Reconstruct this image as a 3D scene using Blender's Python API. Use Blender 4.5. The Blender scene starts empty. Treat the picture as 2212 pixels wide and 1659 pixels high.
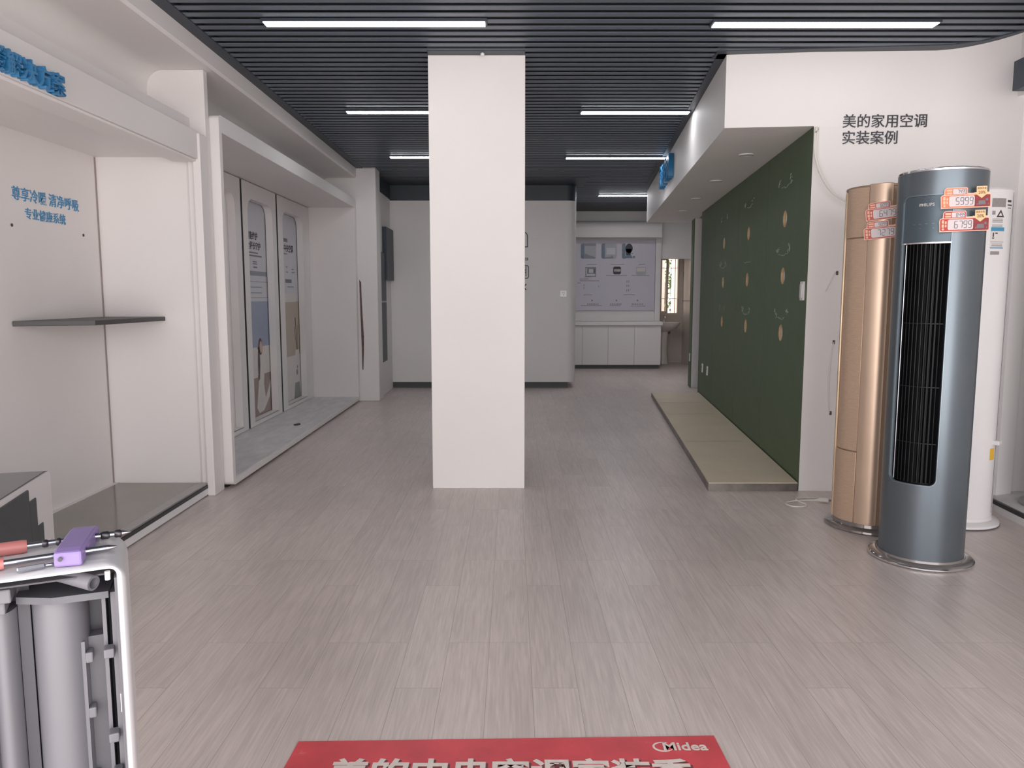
import bpy, bmesh, math, random
from math import pi, sin, cos, radians
from mathutils import Vector, Matrix

random.seed(7)
SC = bpy.context.scene
COL = SC.collection

# ------------------------------------------------------------------ camera, sky, exposure
cam_data = bpy.data.cameras.new('camera')
cam_data.sensor_width = 36.0
cam_data.lens = 36.0 * 1661.0 / 2212.0
cam_data.clip_start = 0.05
cam = bpy.data.objects.new('camera', cam_data)
COL.objects.link(cam)
cam.location = (0, 0, 1.3)
cam.rotation_euler = (radians(90 - 6.51), 0, 0)
SC.camera = cam

world = bpy.data.worlds.new('overcast_sky')
SC.world = world
world.use_nodes = True
wn = world.node_tree
wn.nodes.clear()
w_out = wn.nodes.new('ShaderNodeOutputWorld')
w_bg = wn.nodes.new('ShaderNodeBackground')
w_geo = wn.nodes.new('ShaderNodeTexCoord')
w_sep = wn.nodes.new('ShaderNodeSeparateXYZ')
w_ramp = wn.nodes.new('ShaderNodeValToRGB')
w_ramp.color_ramp.elements[0].position = 0.44
w_ramp.color_ramp.elements[0].color = (1.0, 0.95, 0.925, 1)
w_ramp.color_ramp.elements[1].position = 0.54
w_ramp.color_ramp.elements[1].color = (0.74, 0.72, 0.725, 1)
w_map = wn.nodes.new('ShaderNodeMapRange')
w_map.inputs['From Min'].default_value = -1
w_map.inputs['From Max'].default_value = 1
wn.links.new(w_geo.outputs['Generated'], w_sep.inputs[0])
wn.links.new(w_sep.outputs['Z'], w_map.inputs['Value'])
wn.links.new(w_map.outputs[0], w_ramp.inputs[0])
wn.links.new(w_ramp.outputs[0], w_bg.inputs[0])
w_bg.inputs[1].default_value = 5.1
wn.links.new(w_bg.outputs[0], w_out.inputs[0])

SC.view_settings.view_transform = 'Standard'
SC.view_settings.look = 'None'
SC.view_settings.gamma = 1.0
SC.view_settings.use_curve_mapping = False
SC.view_settings.exposure = 0.0

# portal that only guides sampling of the sky through the open shop front
pl = bpy.data.lights.new('shop_front_portal', 'AREA')
pl.shape = 'RECTANGLE'; pl.size = 6.4; pl.size_y = 2.9
pl.cycles.is_portal = True
po = bpy.data.objects.new('shop_front_portal', pl)
COL.objects.link(po)
po.location = (0.45, -0.75, 1.45)
po.rotation_euler = (radians(90), 0, 0)

# ------------------------------------------------------------------ materials
def lin(c):
    return tuple((x / 12.92 if x <= 0.04045 else ((x + 0.055) / 1.055) ** 2.4) for x in c)

def rgb(r, g, b):
    return lin((r / 255, g / 255, b / 255))

def mat(name, col, rough=0.5, metal=0.0, var=0.04, vscale=6.0, bump=0.0, bscale=40.0, coat=0.0, stretch=None, emit=None, estr=0.0, alpha=None, spec=0.5):
    m = bpy.data.materials.new(name)
    m.use_nodes = True
    nt = m.node_tree
    b = nt.nodes['Principled BSDF']
    b.inputs['Base Color'].default_value = (*col, 1)
    b.inputs['Roughness'].default_value = rough
    b.inputs['Metallic'].default_value = metal
    b.inputs['Coat Weight'].default_value = coat
    b.inputs['Specular IOR Level'].default_value = spec
    tc = nt.nodes.new('ShaderNodeTexCoord')
    mp = nt.nodes.new('ShaderNodeMapping')
    if stretch: mp.inputs['Scale'].default_value = stretch
    nt.links.new(tc.outputs['Object'], mp.inputs[0])
    if var > 0:
        n = nt.nodes.new('ShaderNodeTexNoise')
        n.inputs['Scale'].default_value = vscale
        n.inputs['Detail'].default_value = 4
        nt.links.new(mp.outputs[0], n.inputs['Vector'])
        r = nt.nodes.new('ShaderNodeValToRGB')
        r.color_ramp.elements[0].position = 0.3
        r.color_ramp.elements[1].position = 0.7
        r.color_ramp.elements[0].color = (*[max(0, c * (1 - var)) for c in col], 1)
        r.color_ramp.elements[1].color = (*[min(1, c * (1 + var)) for c in col], 1)
        nt.links.new(n.outputs['Fac'], r.inputs[0])
        nt.links.new(r.outputs[0], b.inputs['Base Color'])
    if bump > 0:
        n2 = nt.nodes.new('ShaderNodeTexNoise')
        n2.inputs['Scale'].default_value = bscale
        nt.links.new(mp.outputs[0], n2.inputs['Vector'])
        bp = nt.nodes.new('ShaderNodeBump')
        bp.inputs['Strength'].default_value = bump
        bp.inputs['Distance'].default_value = 0.01
        nt.links.new(n2.outputs['Fac'], bp.inputs['Height'])
        nt.links.new(bp.outputs[0], b.inputs['Normal'])
    if emit:
        b.inputs['Emission Color'].default_value = (*emit, 1)
        b.inputs['Emission Strength'].default_value = estr
    return m

M = {}
M['white'] = mat('white_panel', (0.80, 0.765, 0.755), 0.45, var=0.02, vscale=1.5)
M['white_wall'] = mat('white_wall_paint', (0.82, 0.79, 0.78), 0.6, var=0.025, vscale=1.2)
M['white_gloss'] = mat('white_gloss_plastic', (0.82, 0.80, 0.80), 0.18, var=0.01)
M['white_cool'] = mat('cool_white_board', (0.80, 0.79, 0.80), 0.4, var=0.01)
M['cream'] = mat('cream_plastic', (0.80, 0.76, 0.70), 0.35, var=0.02)
M['ceiling'] = mat('dark_blue_grey_metal', rgb(94, 103, 116), 0.38, 0.0, var=0.03, vscale=2.0)
M['ceiling_deep'] = mat('dark_ceiling_void', rgb(30, 34, 40), 0.8, var=0.03)
M['ceiling_trim'] = mat('dark_ceiling_trim', rgb(54, 61, 70), 0.45, var=0.03)
M['bead'] = mat('grey_brown_bead', rgb(158, 146, 144), 0.6, var=0.08)
M['navy'] = mat('dark_slate_board', rgb(52, 63, 76), 0.45, var=0.03)
M['blue'] = mat('blue_letter_acrylic', rgb(58, 128, 178), 0.3, var=0.05)
M['blue_flat'] = mat('blue_vinyl_letter', rgb(72, 142, 188), 0.5, var=0.03)
M['grey_letter'] = mat('dark_grey_letter', rgb(66, 66, 72), 0.5, var=0.03)
M['green'] = mat('green_laminate', rgb(84, 101, 76), 0.5, var=0.06, vscale=5, spec=0.3)
M['residue'] = mat('dried_adhesive', rgb(150, 165, 152), 0.7, var=0.25, vscale=60)
M['raw_wood'] = mat('raw_board_edge', rgb(196, 168, 132), 0.7, var=0.12, vscale=50)
M['black'] = mat('black_strip', rgb(52, 52, 56), 0.4, var=0.04)
M['black_gap'] = mat('black_gap', rgb(34, 32, 33), 0.8, var=0.04)
M['alu'] = mat('aluminium', rgb(170, 168, 168), 0.35, 0.6, var=0.06, vscale=20)
M['chrome'] = mat('chrome', rgb(225, 225, 228), 0.12, 1.0, var=0.0)
M['steel'] = mat('bright_steel', rgb(165, 165, 172), 0.25, 1.0, var=0.03)
M['dark_steel'] = mat('dark_steel', rgb(90, 88, 92), 0.35, 0.9, var=0.05)
M['glass_grey'] = mat('grey_glass_top', rgb(142, 138, 131), 0.12, var=0.05, vscale=3)
M['dusty'] = mat('dusty_grey_board', rgb(216, 212, 213), 0.7, var=0.10, vscale=5, stretch=(3, 1, 1))
M['shelf'] = mat('charcoal_shelf', rgb(74, 72, 72), 0.5, var=0.05)
M['base_dark'] = mat('charcoal_toe_kick', rgb(84, 86, 88), 0.55, var=0.05)
M['platform'] = mat('beige_platform_board', rgb(222, 206, 182), 0.45, var=0.05, vscale=3)
M['edge_metal'] = mat('scuffed_metal_edge', rgb(120, 114, 108), 0.4, 0.4, var=0.35, vscale=7)
M['ac_grey'] = mat('metallic_slate_paint', rgb(112, 121, 128), 0.30, 0.72, var=0.02)
M['ac_grey_panel'] = mat('slate_control_panel', rgb(88, 101, 110), 0.36, 0.5, var=0.02)
M['ac_grey_light'] = mat('light_slate_frame', rgb(128, 140, 148), 0.3, 0.6, var=0.02)
M['louvre'] = mat('black_louvre', rgb(24, 25, 28), 0.45, var=0.05, spec=0.3)
M['gold'] = mat('champagne_gold_metal', rgb(210, 184, 162), 0.33, 0.5, var=0.03)
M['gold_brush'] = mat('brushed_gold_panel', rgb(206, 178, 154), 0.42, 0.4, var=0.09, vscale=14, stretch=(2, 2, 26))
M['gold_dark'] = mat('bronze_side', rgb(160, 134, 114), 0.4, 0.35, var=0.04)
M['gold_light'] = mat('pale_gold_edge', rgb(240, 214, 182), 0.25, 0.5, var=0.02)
M['clear_base'] = mat('glossy_smoked_base', rgb(130, 124, 122), 0.12, 0.3, var=0.05, coat=0.6)
M['red'] = mat('red_card', rgb(190, 62, 58), 0.4, var=0.06, vscale=30)
M['red_dark'] = mat('dark_red_card', rgb(140, 44, 50), 0.4, var=0.2, vscale=60)
M['red_glare'] = mat('glare_red_card', rgb(222, 128, 92), 0.4, var=0.06, vscale=30)  # red card lightened towards orange, glare painted into its colour
M['card_edge'] = mat('pale_card_border', rgb(240, 196, 176), 0.45, var=0.02)
M['card_tan'] = mat('tan_arrow', rgb(238, 200, 152), 0.45, var=0.03)
M['card_window'] = mat('white_price_window', rgb(218, 206, 207), 0.35, var=0.01)
M['card_text'] = mat('pale_card_text', rgb(246, 190, 160), 0.5, var=0.02)
M['brown_text'] = mat('brown_print', rgb(150, 100, 60), 0.5, var=0.02)
M['digit'] = mat('grey_digit', rgb(96, 96, 112), 0.5, var=0.02)
M['label_grey'] = mat('grey_label_print', rgb(150, 144, 142), 0.5, var=0.1, vscale=120)
M['label_dark'] = mat('dark_label_print', rgb(70, 66, 66), 0.5, var=0.02)
M['label_blue'] = mat('blue_label_print', rgb(70, 150, 190), 0.5, var=0.02)
M['label_white'] = mat('white_label_paper', rgb(225, 220, 218), 0.5, var=0.01)
M['yellow'] = mat('yellow_sticker', rgb(238, 186, 60), 0.5, var=0.05)
M['plastic_grey'] = mat('grey_plastic', rgb(116, 114, 119), 0.42, var=0.02)
M['plastic_mid'] = mat('mid_grey_plastic', rgb(96, 95, 100), 0.45, var=0.02)
M['plastic_dark'] = mat('dark_grey_plastic', rgb(74, 72, 78), 0.5, var=0.02)
M['purple'] = mat('purple_plastic', rgb(132, 112, 166), 0.35, var=0.04)
M['pink_red'] = mat('faded_red_handle', rgb(180, 112, 108), 0.4, var=0.06)
M['dark_gloss'] = mat('glossy_dark_top', rgb(92, 92, 96), 0.15, 0.1, var=0.2, vscale=8, coat=0.4)
M['dark_panel'] = mat('dark_grille_panel', rgb(66, 72, 76), 0.4, var=0.05)
M['cable'] = mat('white_cable', rgb(226, 220, 214), 0.4, var=0.02)
M['tile'] = mat('pale_wall_tile', rgb(206, 196, 186), 0.25, var=0.05, vscale=3)
M['porcelain'] = mat('porcelain', rgb(228, 222, 214), 0.12, var=0.01)
M['housing_white'] = mat('housing_white_plastic', (0.60, 0.59, 0.61), 0.2, var=0.01)
M['win_frame'] = mat('cream_window_frame', rgb(206, 196, 176), 0.4, var=0.03)
M['leaf'] = mat('tree_leaf', rgb(96, 122, 52), 0.6, var=0.35, vscale=9)
M['bark'] = mat('tree_bark', rgb(90, 74, 60), 0.8, var=0.2)
M['facade'] = mat('pale_facade', rgb(206, 186, 174), 0.8, var=0.03)
M['ground'] = mat('outdoor_paving', rgb(170, 164, 156), 0.8, var=0.08)
M['photo_grey'] = mat('print_grey', rgb(176, 178, 184), 0.4, var=0.05)
M['photo_mid'] = mat('print_mid_grey', rgb(140, 144, 152), 0.4, var=0.05)
M['photo_blue'] = mat('print_steel_blue', rgb(112, 128, 150), 0.4, var=0.12, vscale=20)
M['photo_dark'] = mat('print_dark', rgb(48, 52, 58), 0.4, var=0.05)
M['print_text'] = mat('print_text_grey', rgb(120, 118, 122), 0.5, var=0.02)
M['poster'] = mat('poster_paper', rgb(205, 204, 212), 0.35, var=0.02)
M['poster_sky'] = mat('poster_blue', rgb(146, 156, 180), 0.35, var=0.08, vscale=3)
M['poster_floor'] = mat('poster_brown', rgb(152, 132, 124), 0.35, var=0.1, vscale=6)
M['poster_tan'] = mat('poster_tan', rgb(178, 164, 148), 0.35, var=0.05, vscale=4)
M['poster_white'] = mat('poster_white', rgb(214, 208, 204), 0.35, var=0.06, vscale=9)
M['poster_green'] = mat('poster_grey_green', rgb(120, 126, 122), 0.35, var=0.06, vscale=9)
M['hair'] = mat('print_dark_hair', rgb(80, 64, 62), 0.4, var=0.1)
M['skin'] = mat('print_skin', rgb(206, 170, 154), 0.4, var=0.03)
M['board'] = mat('lilac_white_board', rgb(206, 202, 214), 0.35, var=0.01)
M['torn'] = mat('torn_brown_board', rgb(104, 86, 80), 0.8, var=0.2, vscale=30)
M['lamp'] = mat('lit_diffuser', (1, 1, 1), 0.5, var=0.0, emit=(0.95, 0.96, 1.0), estr=7.0)
M['lamp_bright'] = mat('bright_lit_diffuser', (1, 1, 1), 0.5, var=0.0, emit=(0.95, 0.96, 1.0), estr=23.0)
M['lamp_far'] = mat('brightest_lit_diffuser', (1, 1, 1), 0.5, var=0.0, emit=(0.95, 0.96, 1.0), estr=54.0)
M['lamp_off'] = mat('unlit_downlight', rgb(215, 210, 206), 0.4, var=0.0)

def glass_mat():
    m = bpy.data.materials.new('window_glass'); m.use_nodes = True
    nt = m.node_tree; nt.nodes.clear()
    o = nt.nodes.new('ShaderNodeOutputMaterial'); mx = nt.nodes.new('ShaderNodeMixShader')
    t = nt.nodes.new('ShaderNodeBsdfTransparent'); g = nt.nodes.new('ShaderNodeBsdfGlossy')
    g.inputs['Roughness'].default_value = 0.05
    mx.inputs[0].default_value = 0.08
    nt.links.new(t.outputs[0], mx.inputs[1]); nt.links.new(g.outputs[0], mx.inputs[2]); nt.links.new(mx.outputs[0], o.inputs[0])
    return m
M['glass'] = glass_mat()

def floor_mat():
    m = bpy.data.materials.new('grey_oak_vinyl_planks'); m.use_nodes = True
    nt = m.node_tree; N = nt.nodes.new; L = nt.links.new
    b = nt.nodes['Principled BSDF']
    tc = N('ShaderNodeTexCoord'); sp = N('ShaderNodeSeparateXYZ'); L(tc.outputs['Object'], sp.inputs[0])
    cb = N('ShaderNodeCombineXYZ'); L(sp.outputs['Y'], cb.inputs['X']); L(sp.outputs['X'], cb.inputs['Y'])
    br = N('ShaderNodeTexBrick'); L(cb.outputs[0], br.inputs['Vector'])
    br.offset = 0.37; br.offset_frequency = 3; br.squash = 1.0
    br.inputs['Scale'].default_value = 1.0
    br.inputs['Brick Width'].default_value = 0.915
    br.inputs['Row Height'].default_value = 0.1525
    br.inputs['Mortar Size'].default_value = 0.0008
    br.inputs['Mortar Smooth'].default_value = 0.3
    br.inputs['Color1'].default_value = (*rgb(207, 194, 188), 1)
    br.inputs['Color2'].default_value = (*rgb(216, 203, 197), 1)
    br.inputs['Mortar'].default_value = (*rgb(150, 140, 134), 1)
    # per-plank shift of the grain
    sep = N('ShaderNodeSeparateColor'); L(br.outputs['Color'], sep.inputs[0])
    ml = N('ShaderNodeMath'); ml.operation = 'MULTIPLY'; ml.inputs[1].default_value = 60.0; L(sep.outputs[0], ml.inputs[0])
    ad = N('ShaderNodeMath'); ad.operation = 'ADD'; L(sp.outputs['Y'], ad.inputs[0]); L(ml.outputs[0], ad.inputs[1])
    cg = N('ShaderNodeCombineXYZ'); L(sp.outputs['X'], cg.inputs['X']); L(ad.outputs[0], cg.inputs['Y']); L(ml.outputs[0], cg.inputs['Z'])
    mp = N('ShaderNodeMapping'); mp.inputs['Scale'].default_value = (26, 2.0, 1); L(cg.outputs[0], mp.inputs[0])
    n1 = N('ShaderNodeTexNoise'); n1.inputs['Scale'].default_value = 1.6; n1.inputs['Detail'].default_value = 5; n1.inputs['Distortion'].default_value = 1.2; L(mp.outputs[0], n1.inputs['Vector'])
    mp2 = N('ShaderNodeMapping'); mp2.inputs['Scale'].default_value = (150, 5, 1); L(cg.outputs[0], mp2.inputs[0])
    n2 = N('ShaderNodeTexNoise'); n2.inputs['Scale'].default_value = 1.0; n2.inputs['Detail'].default_value = 3; L(mp2.outputs[0], n2.inputs['Vector'])
    n3 = N('ShaderNodeTexNoise'); n3.inputs['Scale'].default_value = 0.9; n3.inputs['Detail'].default_value = 3; L(tc.outputs['Object'], n3.inputs['Vector'])
    def ramp(src, lo, hi, p0=0.35, p1=0.65):
        r = N('ShaderNodeValToRGB'); r.color_ramp.elements[0].position = p0; r.color_ramp.elements[1].position = p1
        r.color_ramp.elements[0].color = (lo, lo, lo, 1); r.color_ramp.elements[1].color = (hi, hi, hi, 1); L(src, r.inputs[0]); return r.outputs[0]
    def mul(a, c):
        x = N('ShaderNodeMix'); x.data_type = 'RGBA'; x.blend_type = 'MULTIPLY'; x.inputs[0].default_value = 1.0
        L(a, x.inputs[6]); L(c, x.inputs[7]); return x.outputs[2]
    c = mul(br.outputs['Color'], ramp(n1.outputs['Fac'], 0.92, 1.04))
    c = mul(c, ramp(n2.outputs['Fac'], 0.92, 1.06))
    c = mul(c, ramp(n3.outputs['Fac'], 0.90, 1.06, 0.3, 0.7))
    L(c, b.inputs['Base Color'])
    b.inputs['Roughness'].default_value = 0.34
    b.inputs['Specular IOR Level'].default_value = 0.75
    bp = N('ShaderNodeBump'); bp.inputs['Strength'].default_value = 0.12; bp.inputs['Distance'].default_value = 0.002
    L(n2.outputs['Fac'], bp.inputs['Height']); L(bp.outputs[0], b.inputs['Normal'])
    return m
M['floor'] = floor_mat()

def mat_red():
    m = mat('worn_red_mat', rgb(212, 76, 84), 0.4, var=0.16, vscale=7)
    nt = m.node_tree; b = nt.nodes['Principled BSDF']; N = nt.nodes.new; L = nt.links.new
    src = b.inputs['Base Color'].links[0].from_socket
    n = N('ShaderNodeTexNoise'); n.inputs['Scale'].default_value = 14; n.inputs['Detail'].default_value = 8; n.inputs['Roughness'].default_value = 0.75
    tc = N('ShaderNodeTexCoord'); L(tc.outputs['Object'], n.inputs['Vector'])
    r = N('ShaderNodeValToRGB'); r.color_ramp.elements[0].position = 0.62; r.color_ramp.elements[1].position = 0.80
    r.color_ramp.elements[0].color = (0, 0, 0, 1); r.color_ramp.elements[1].color = (0.55, 0.55, 0.55, 1); L(n.outputs['Fac'], r.inputs[0])
    x = N('ShaderNodeMix'); x.data_type = 'RGBA'; L(r.outputs[0], x.inputs[0]); L(src, x.inputs[6]); x.inputs[7].default_value = (*rgb(205, 180, 176), 1)
    L(x.outputs[2], b.inputs['Base Color'])
    return m
M['mat_red'] = mat_red()
M['mat_letter'] = mat('worn_cream_print', rgb(226, 214, 206), 0.5, var=0.08, vscale=25)
M['mat_shadow'] = mat('dark_print_outline', rgb(110, 60, 62), 0.5, var=0.1, vscale=25)

# ------------------------------------------------------------------ mesh helpers
def NB(): return bmesh.new()

def box(bm, x0, x1, y0, y1, z0, z1):
    v = [bm.verts.new(p) for p in ((x0, y0, z0), (x1, y0, z0), (x1, y1, z0), (x0, y1, z0), (x0, y0, z1), (x1, y0, z1), (x1, y1, z1), (x0, y1, z1))]
    for f in ((0, 3, 2, 1), (4, 5, 6, 7), (0, 1, 5, 4), (1, 2, 6, 5), (2, 3, 7, 6), (3, 0, 4, 7)):
        bm.faces.new([v[i] for i in f])
    return v

def prism(bm, pts, z0, z1):
    a = [bm.verts.new((x, y, z0)) for x, y in pts]; b = [bm.verts.new((x, y, z1)) for x, y in pts]
    n = len(pts)
    bm.faces.new(a[::-1]); bm.faces.new(b)
    for i in range(n): bm.faces.new((a[i], a[(i + 1) % n], b[(i + 1) % n], b[i]))

def extr_y(bm, prof, y0, y1):          # profile in x,z swept along y
    a = [bm.verts.new((x, y0, z)) for x, z in prof]; b = [bm.verts.new((x, y1, z)) for x, z in prof]
    n = len(prof)
    bm.faces.new(a); bm.faces.new(b[::-1])
    for i in range(n): bm.faces.new((a[i], b[i], b[(i + 1) % n], a[(i + 1) % n]))

def extr_x(bm, prof, x0, x1):          # profile in y,z swept along x
    a = [bm.verts.new((x0, y, z)) for y, z in prof]; b = [bm.verts.new((x1, y, z)) for y, z in prof]
    n = len(prof)
    bm.faces.new(a); bm.faces.new(b[::-1])
    for i in range(n): bm.faces.new((a[i], b[i], b[(i + 1) % n], a[(i + 1) % n]))

def lathe(bm, prof, n=48, c=(0, 0, 0), sx=1.0, sy=1.0, a0=0, a1=2 * pi):
    full = abs(a1 - a0 - 2 * pi) < 1e-6
    rings = []
    for r, z in prof:
        if r < 1e-6:
            rings.append([bm.verts.new((c[0], c[1], c[2] + z))])
        else:
            k = n if full else n + 1
            rings.append([bm.verts.new((c[0] + r * sx * sin(a0 + (a1 - a0) * i / n), c[1] - r * sy * cos(a0 + (a1 - a0) * i / n), c[2] + z)) for i in range(k)])
    for A, B in zip(rings, rings[1:]):
        m = n
        for i in range(m):
            j = (i + 1) % n if full else i + 1
            if len(A) == 1 and len(B) == 1: continue
            if len(A) == 1: bm.faces.new((A[0], B[j], B[i]))
            elif len(B) == 1: bm.faces.new((A[i], A[j], B[0]))
            else: bm.faces.new((A[i], A[j], B[j], B[i]))

def tube(bm, pts, r, n=8, closed_ends=True):
    pts = [Vector(p) for p in pts]
    rings = []
    rr = r if isinstance(r, (list, tuple)) else [r] * len(pts)
    up = Vector((0, 0, 1))
    for i, p in enumerate(pts):
        t = (pts[min(i + 1, len(pts) - 1)] - pts[max(i - 1, 0)])
        t = t.normalized() if t.length > 0 else Vector((0, 0, 1))
        u = up if abs(t.dot(up)) < 0.95 else Vector((1, 0, 0))
        a = t.cross(u).normalized(); b = t.cross(a).normalized()
        rings.append([bm.verts.new(p + a * rr[i] * cos(2 * pi * k / n) + b * rr[i] * sin(2 * pi * k / n)) for k in range(n)])
    for A, B in zip(rings, rings[1:]):
        for k in range(n): bm.faces.new((A[k], A[(k + 1) % n], B[(k + 1) % n], B[k]))
    if closed_ends:
        bm.faces.new(rings[0]); bm.faces.new(rings[-1])

def smooth_path(pts, k=6):
    P = [Vector(p) for p in pts]; out = []
    for i in range(len(P) - 1):
        p0 = P[max(i - 1, 0)]; p1 = P[i]; p2 = P[i + 1]; p3 = P[min(i + 2, len(P) - 1)]
        for j in range(k):
            t = j / k
            out.append(0.5 * ((2 * p1) + (p2 - p0) * t + (2 * p0 - 5 * p1 + 4 * p2 - p3) * t * t + (3 * p1 - p0 - 3 * p2 + p3) * t ** 3))
    out.append(P[-1]); return out

def rrect(x0, x1, y0, y1, r, n=6, corners=(1, 1, 1, 1)):   # corners: bl, br, tr, tl
    out = []
    for (cx, cy, a), on in zip(((x0 + r, y0 + r, pi), (x1 - r, y0 + r, 1.5 * pi), (x1 - r, y1 - r, 0), (x0 + r, y1 - r, 0.5 * pi)), corners):
        if on and r > 0:
            for i in range(n + 1):
                t = a + 0.5 * pi * i / n; out.append((cx + r * cos(t), cy + r * sin(t)))
        else:
            out.append(((x0 if cx < (x0 + x1) / 2 else x1), (y0 if cy < (y0 + y1) / 2 else y1)))
    return out

def circle(cx, cy, r, n=24, ry=None):
    ry = ry or r
    return [(cx + r * cos(2 * pi * i / n), cy + ry * sin(2 * pi * i / n)) for i in range(n)]

def plate_mesh(loops, t):
    """flat plate with holes in its local xy plane, thickness t centred on z = 0"""
    c = bpy.data.curves.new('tmp', 'CURVE'); c.dimensions = '2D'; c.fill_mode = 'BOTH'; c.extrude = t / 2
    for lp in loops:
        s = c.splines.new('POLY'); s.points.add(len(lp) - 1); s.use_cyclic_u = True
        for p, q in zip(s.points, lp): p.co = (q[0], q[1], 0, 1)
    o = bpy.data.objects.new('tmp', c); COL.objects.link(o)
    me = bpy.data.meshes.new_from_object(o)
    bpy.data.objects.remove(o); bpy.data.curves.remove(c)
    return me

def text_mesh(s, size, depth, bold=0.0, align='LEFT', shear=0.0, spacing=1.0):
    c = bpy.data.curves.new('tmp', 'FONT'); c.body = s; c.size = size; c.extrude = depth / 2; c.offset = bold * size
    c.align_x = align; c.shear = shear; c.space_character = spacing; c.resolution_u = 3
    o = bpy.data.objects.new('tmp', c); COL.objects.link(o)
    me = bpy.data.meshes.new_from_object(o)
    bpy.data.objects.remove(o); bpy.data.curves.remove(c)
    return me

def frame(o, xd, yd=(0, 0, 1)):
    x = Vector(xd).normalized(); y = Vector(yd).normalized(); n = x.cross(y).normalized()
    m = Matrix.Identity(4)
    for i in range(3): m[i][0] = x[i]; m[i][1] = y[i]; m[i][2] = n[i]; m[i][3] = o[i]
    return m

def addm(bm, me, mtx=None):
    if mtx is not None: me.transform(mtx)
    bm.from_mesh(me); bpy.data.meshes.remove(me)

def plate(bm, loops, t, mtx=None, z=0.0):
    me = plate_mesh(loops, t)
    if z: me.transform(Matrix.Translation((0, 0, z)))
    addm(bm, me, mtx)

def textm(bm, s, size, depth, mtx, bold=0.0, align='LEFT', shear=0.0, spacing=1.0, off=(0, 0, 0)):
    me = text_mesh(s, size, depth, bold, align, shear, spacing)
    me.transform(Matrix.Translation(off)); addm(bm, me, mtx)

SEG = {'0': 'abcdef', '1': 'bc', '2': 'abged', '3': 'abgcd', '4': 'fgbc', '5': 'afgcd', '6': 'afgedc', '7': 'abc', '8': 'abcdefg', '9': 'abcdfg'}
def digits(bm, s, x, y, w, h, gap, th, t, mtx, z=0.0, slant=0.06):
    for ch in s:
        for k in SEG[ch]:
            a = {'a': (x, y + h, x + w, y + h), 'g': (x, y + h / 2, x + w, y + h / 2), 'd': (x, y, x + w, y), 'f': (x, y + h / 2, x, y + h), 'b': (x + w, y + h / 2, x + w, y + h), 'e': (x, y, x, y + h / 2), 'c': (x + w, y, x + w, y + h / 2)}[k]
            e = th * 0.35
            if a[1] == a[3]: q = (a[0] + e, a[1] - th / 2, a[2] - e, a[3] + th / 2)
            else: q = (a[0] - th / 2, a[1] + e, a[2] + th / 2, a[3] - e)
            sh = lambda px, py: (px + (py - y) * slant, py)
            plate(bm, [[sh(q[0], q[1]), sh(q[2], q[1]), sh(q[2], q[3]), sh(q[0], q[3])]], t, mtx.copy(), z)
        x += w + gap

def wrap(me, r, cut=None):
    """bend a flat xy plate around a vertical cylinder of radius r; x runs to the right seen from outside, z outwards"""
    b = bmesh.new(); b.from_mesh(me); bpy.data.meshes.remove(me)
    xs = [v.co.x for v in b.verts]; lo, hi = min(xs), max(xs)
    step = cut or radians(5) * r
    k = math.ceil(lo / step)
    while k * step < hi - 1e-6:
        if k * step > lo + 1e-6:
            bmesh.ops.bisect_plane(b, geom=b.verts[:] + b.edges[:] + b.faces[:], plane_co=(k * step, 0, 0), plane_no=(1, 0, 0))
        k += 1
    for v in b.verts:
        a = v.co.x / r; q = r + v.co.z
        v.co = (q * sin(a), -q * cos(a), v.co.y)
    m2 = bpy.data.meshes.new('tmp'); b.to_mesh(m2); b.free()
    return m2

OFF = {}
def fin(name, bm, material, parent=None, smooth=False, bevel=0.0, seg=2, local=False, angle=40, merge=False):
    if merge: bmesh.ops.remove_doubles(bm, verts=bm.verts[:], dist=1e-5)
    bmesh.ops.recalc_face_normals(bm, faces=bm.faces[:])
    me = bpy.data.meshes.new(name)
    o = bpy.data.objects.new(name, me)
    COL.objects.link(o)
    if parent is not None:
        off = OFF[parent]
        if not local: bmesh.ops.translate(bm, verts=bm.verts[:], vec=-off)
        o.parent = parent; OFF[o] = off
    else:
        xs = [v.co for v in bm.verts]
        off = Vector(((min(v.x for v in xs) + max(v.x for v in xs)) / 2, (min(v.y for v in xs) + max(v.y for v in xs)) / 2, min(v.z for v in xs)))
        bmesh.ops.translate(bm, verts=bm.verts[:], vec=-off); o.location = off; OFF[o] = off
    bm.to_mesh(me); bm.free()
    me.materials.append(M[material])
    if bevel > 0:
        md = o.modifiers.new('bevel', 'BEVEL'); md.width = bevel; md.segments = seg; md.limit_method = 'ANGLE'; md.angle_limit = radians(50)
    if smooth:
        for p in me.polygons: p.use_smooth = True
        try: me.set_sharp_from_angle(angle=radians(angle))
        except Exception: pass
    return o

def tag(o, label, cat, group=None, kind=None):
    if label: o['label'] = label
    if cat: o['category'] = cat
    if group: o['group'] = group
    if kind: o['kind'] = kind
    return o

def thing(name, loc, label, cat, group=None, rz=0.0, kind=None):
    o = bpy.data.objects.new(name, None); COL.objects.link(o)
    o.empty_display_size = 0.1
    o.location = loc; o.rotation_euler = (0, 0, rz); OFF[o] = Vector(loc)
    return tag(o, label, cat, group, kind)

def copy_tree(o, parent=None):
    c = o.copy(); COL.objects.link(c)
    if parent: c.parent = parent
    OFF[c] = OFF.get(o, Vector((0, 0, 0)))
    for ch in list(o.children): copy_tree(ch, c)
    return c

def struct(name, bm, material, label=None, cat=None, **kw):
    o = fin(name, bm, material, **kw); o['kind'] = 'structure'
    if label: o['label'] = label
    if cat: o['category'] = cat
    return o

def sbox(name, b, material, label=None, cat=None, **kw):
    bm = NB(); box(bm, *b); return struct(name, bm, material, label, cat, **kw)

def pbox(name, b, material, parent, **kw):
    bm = NB(); box(bm, *b); return fin(name, bm, material, parent, **kw)

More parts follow.
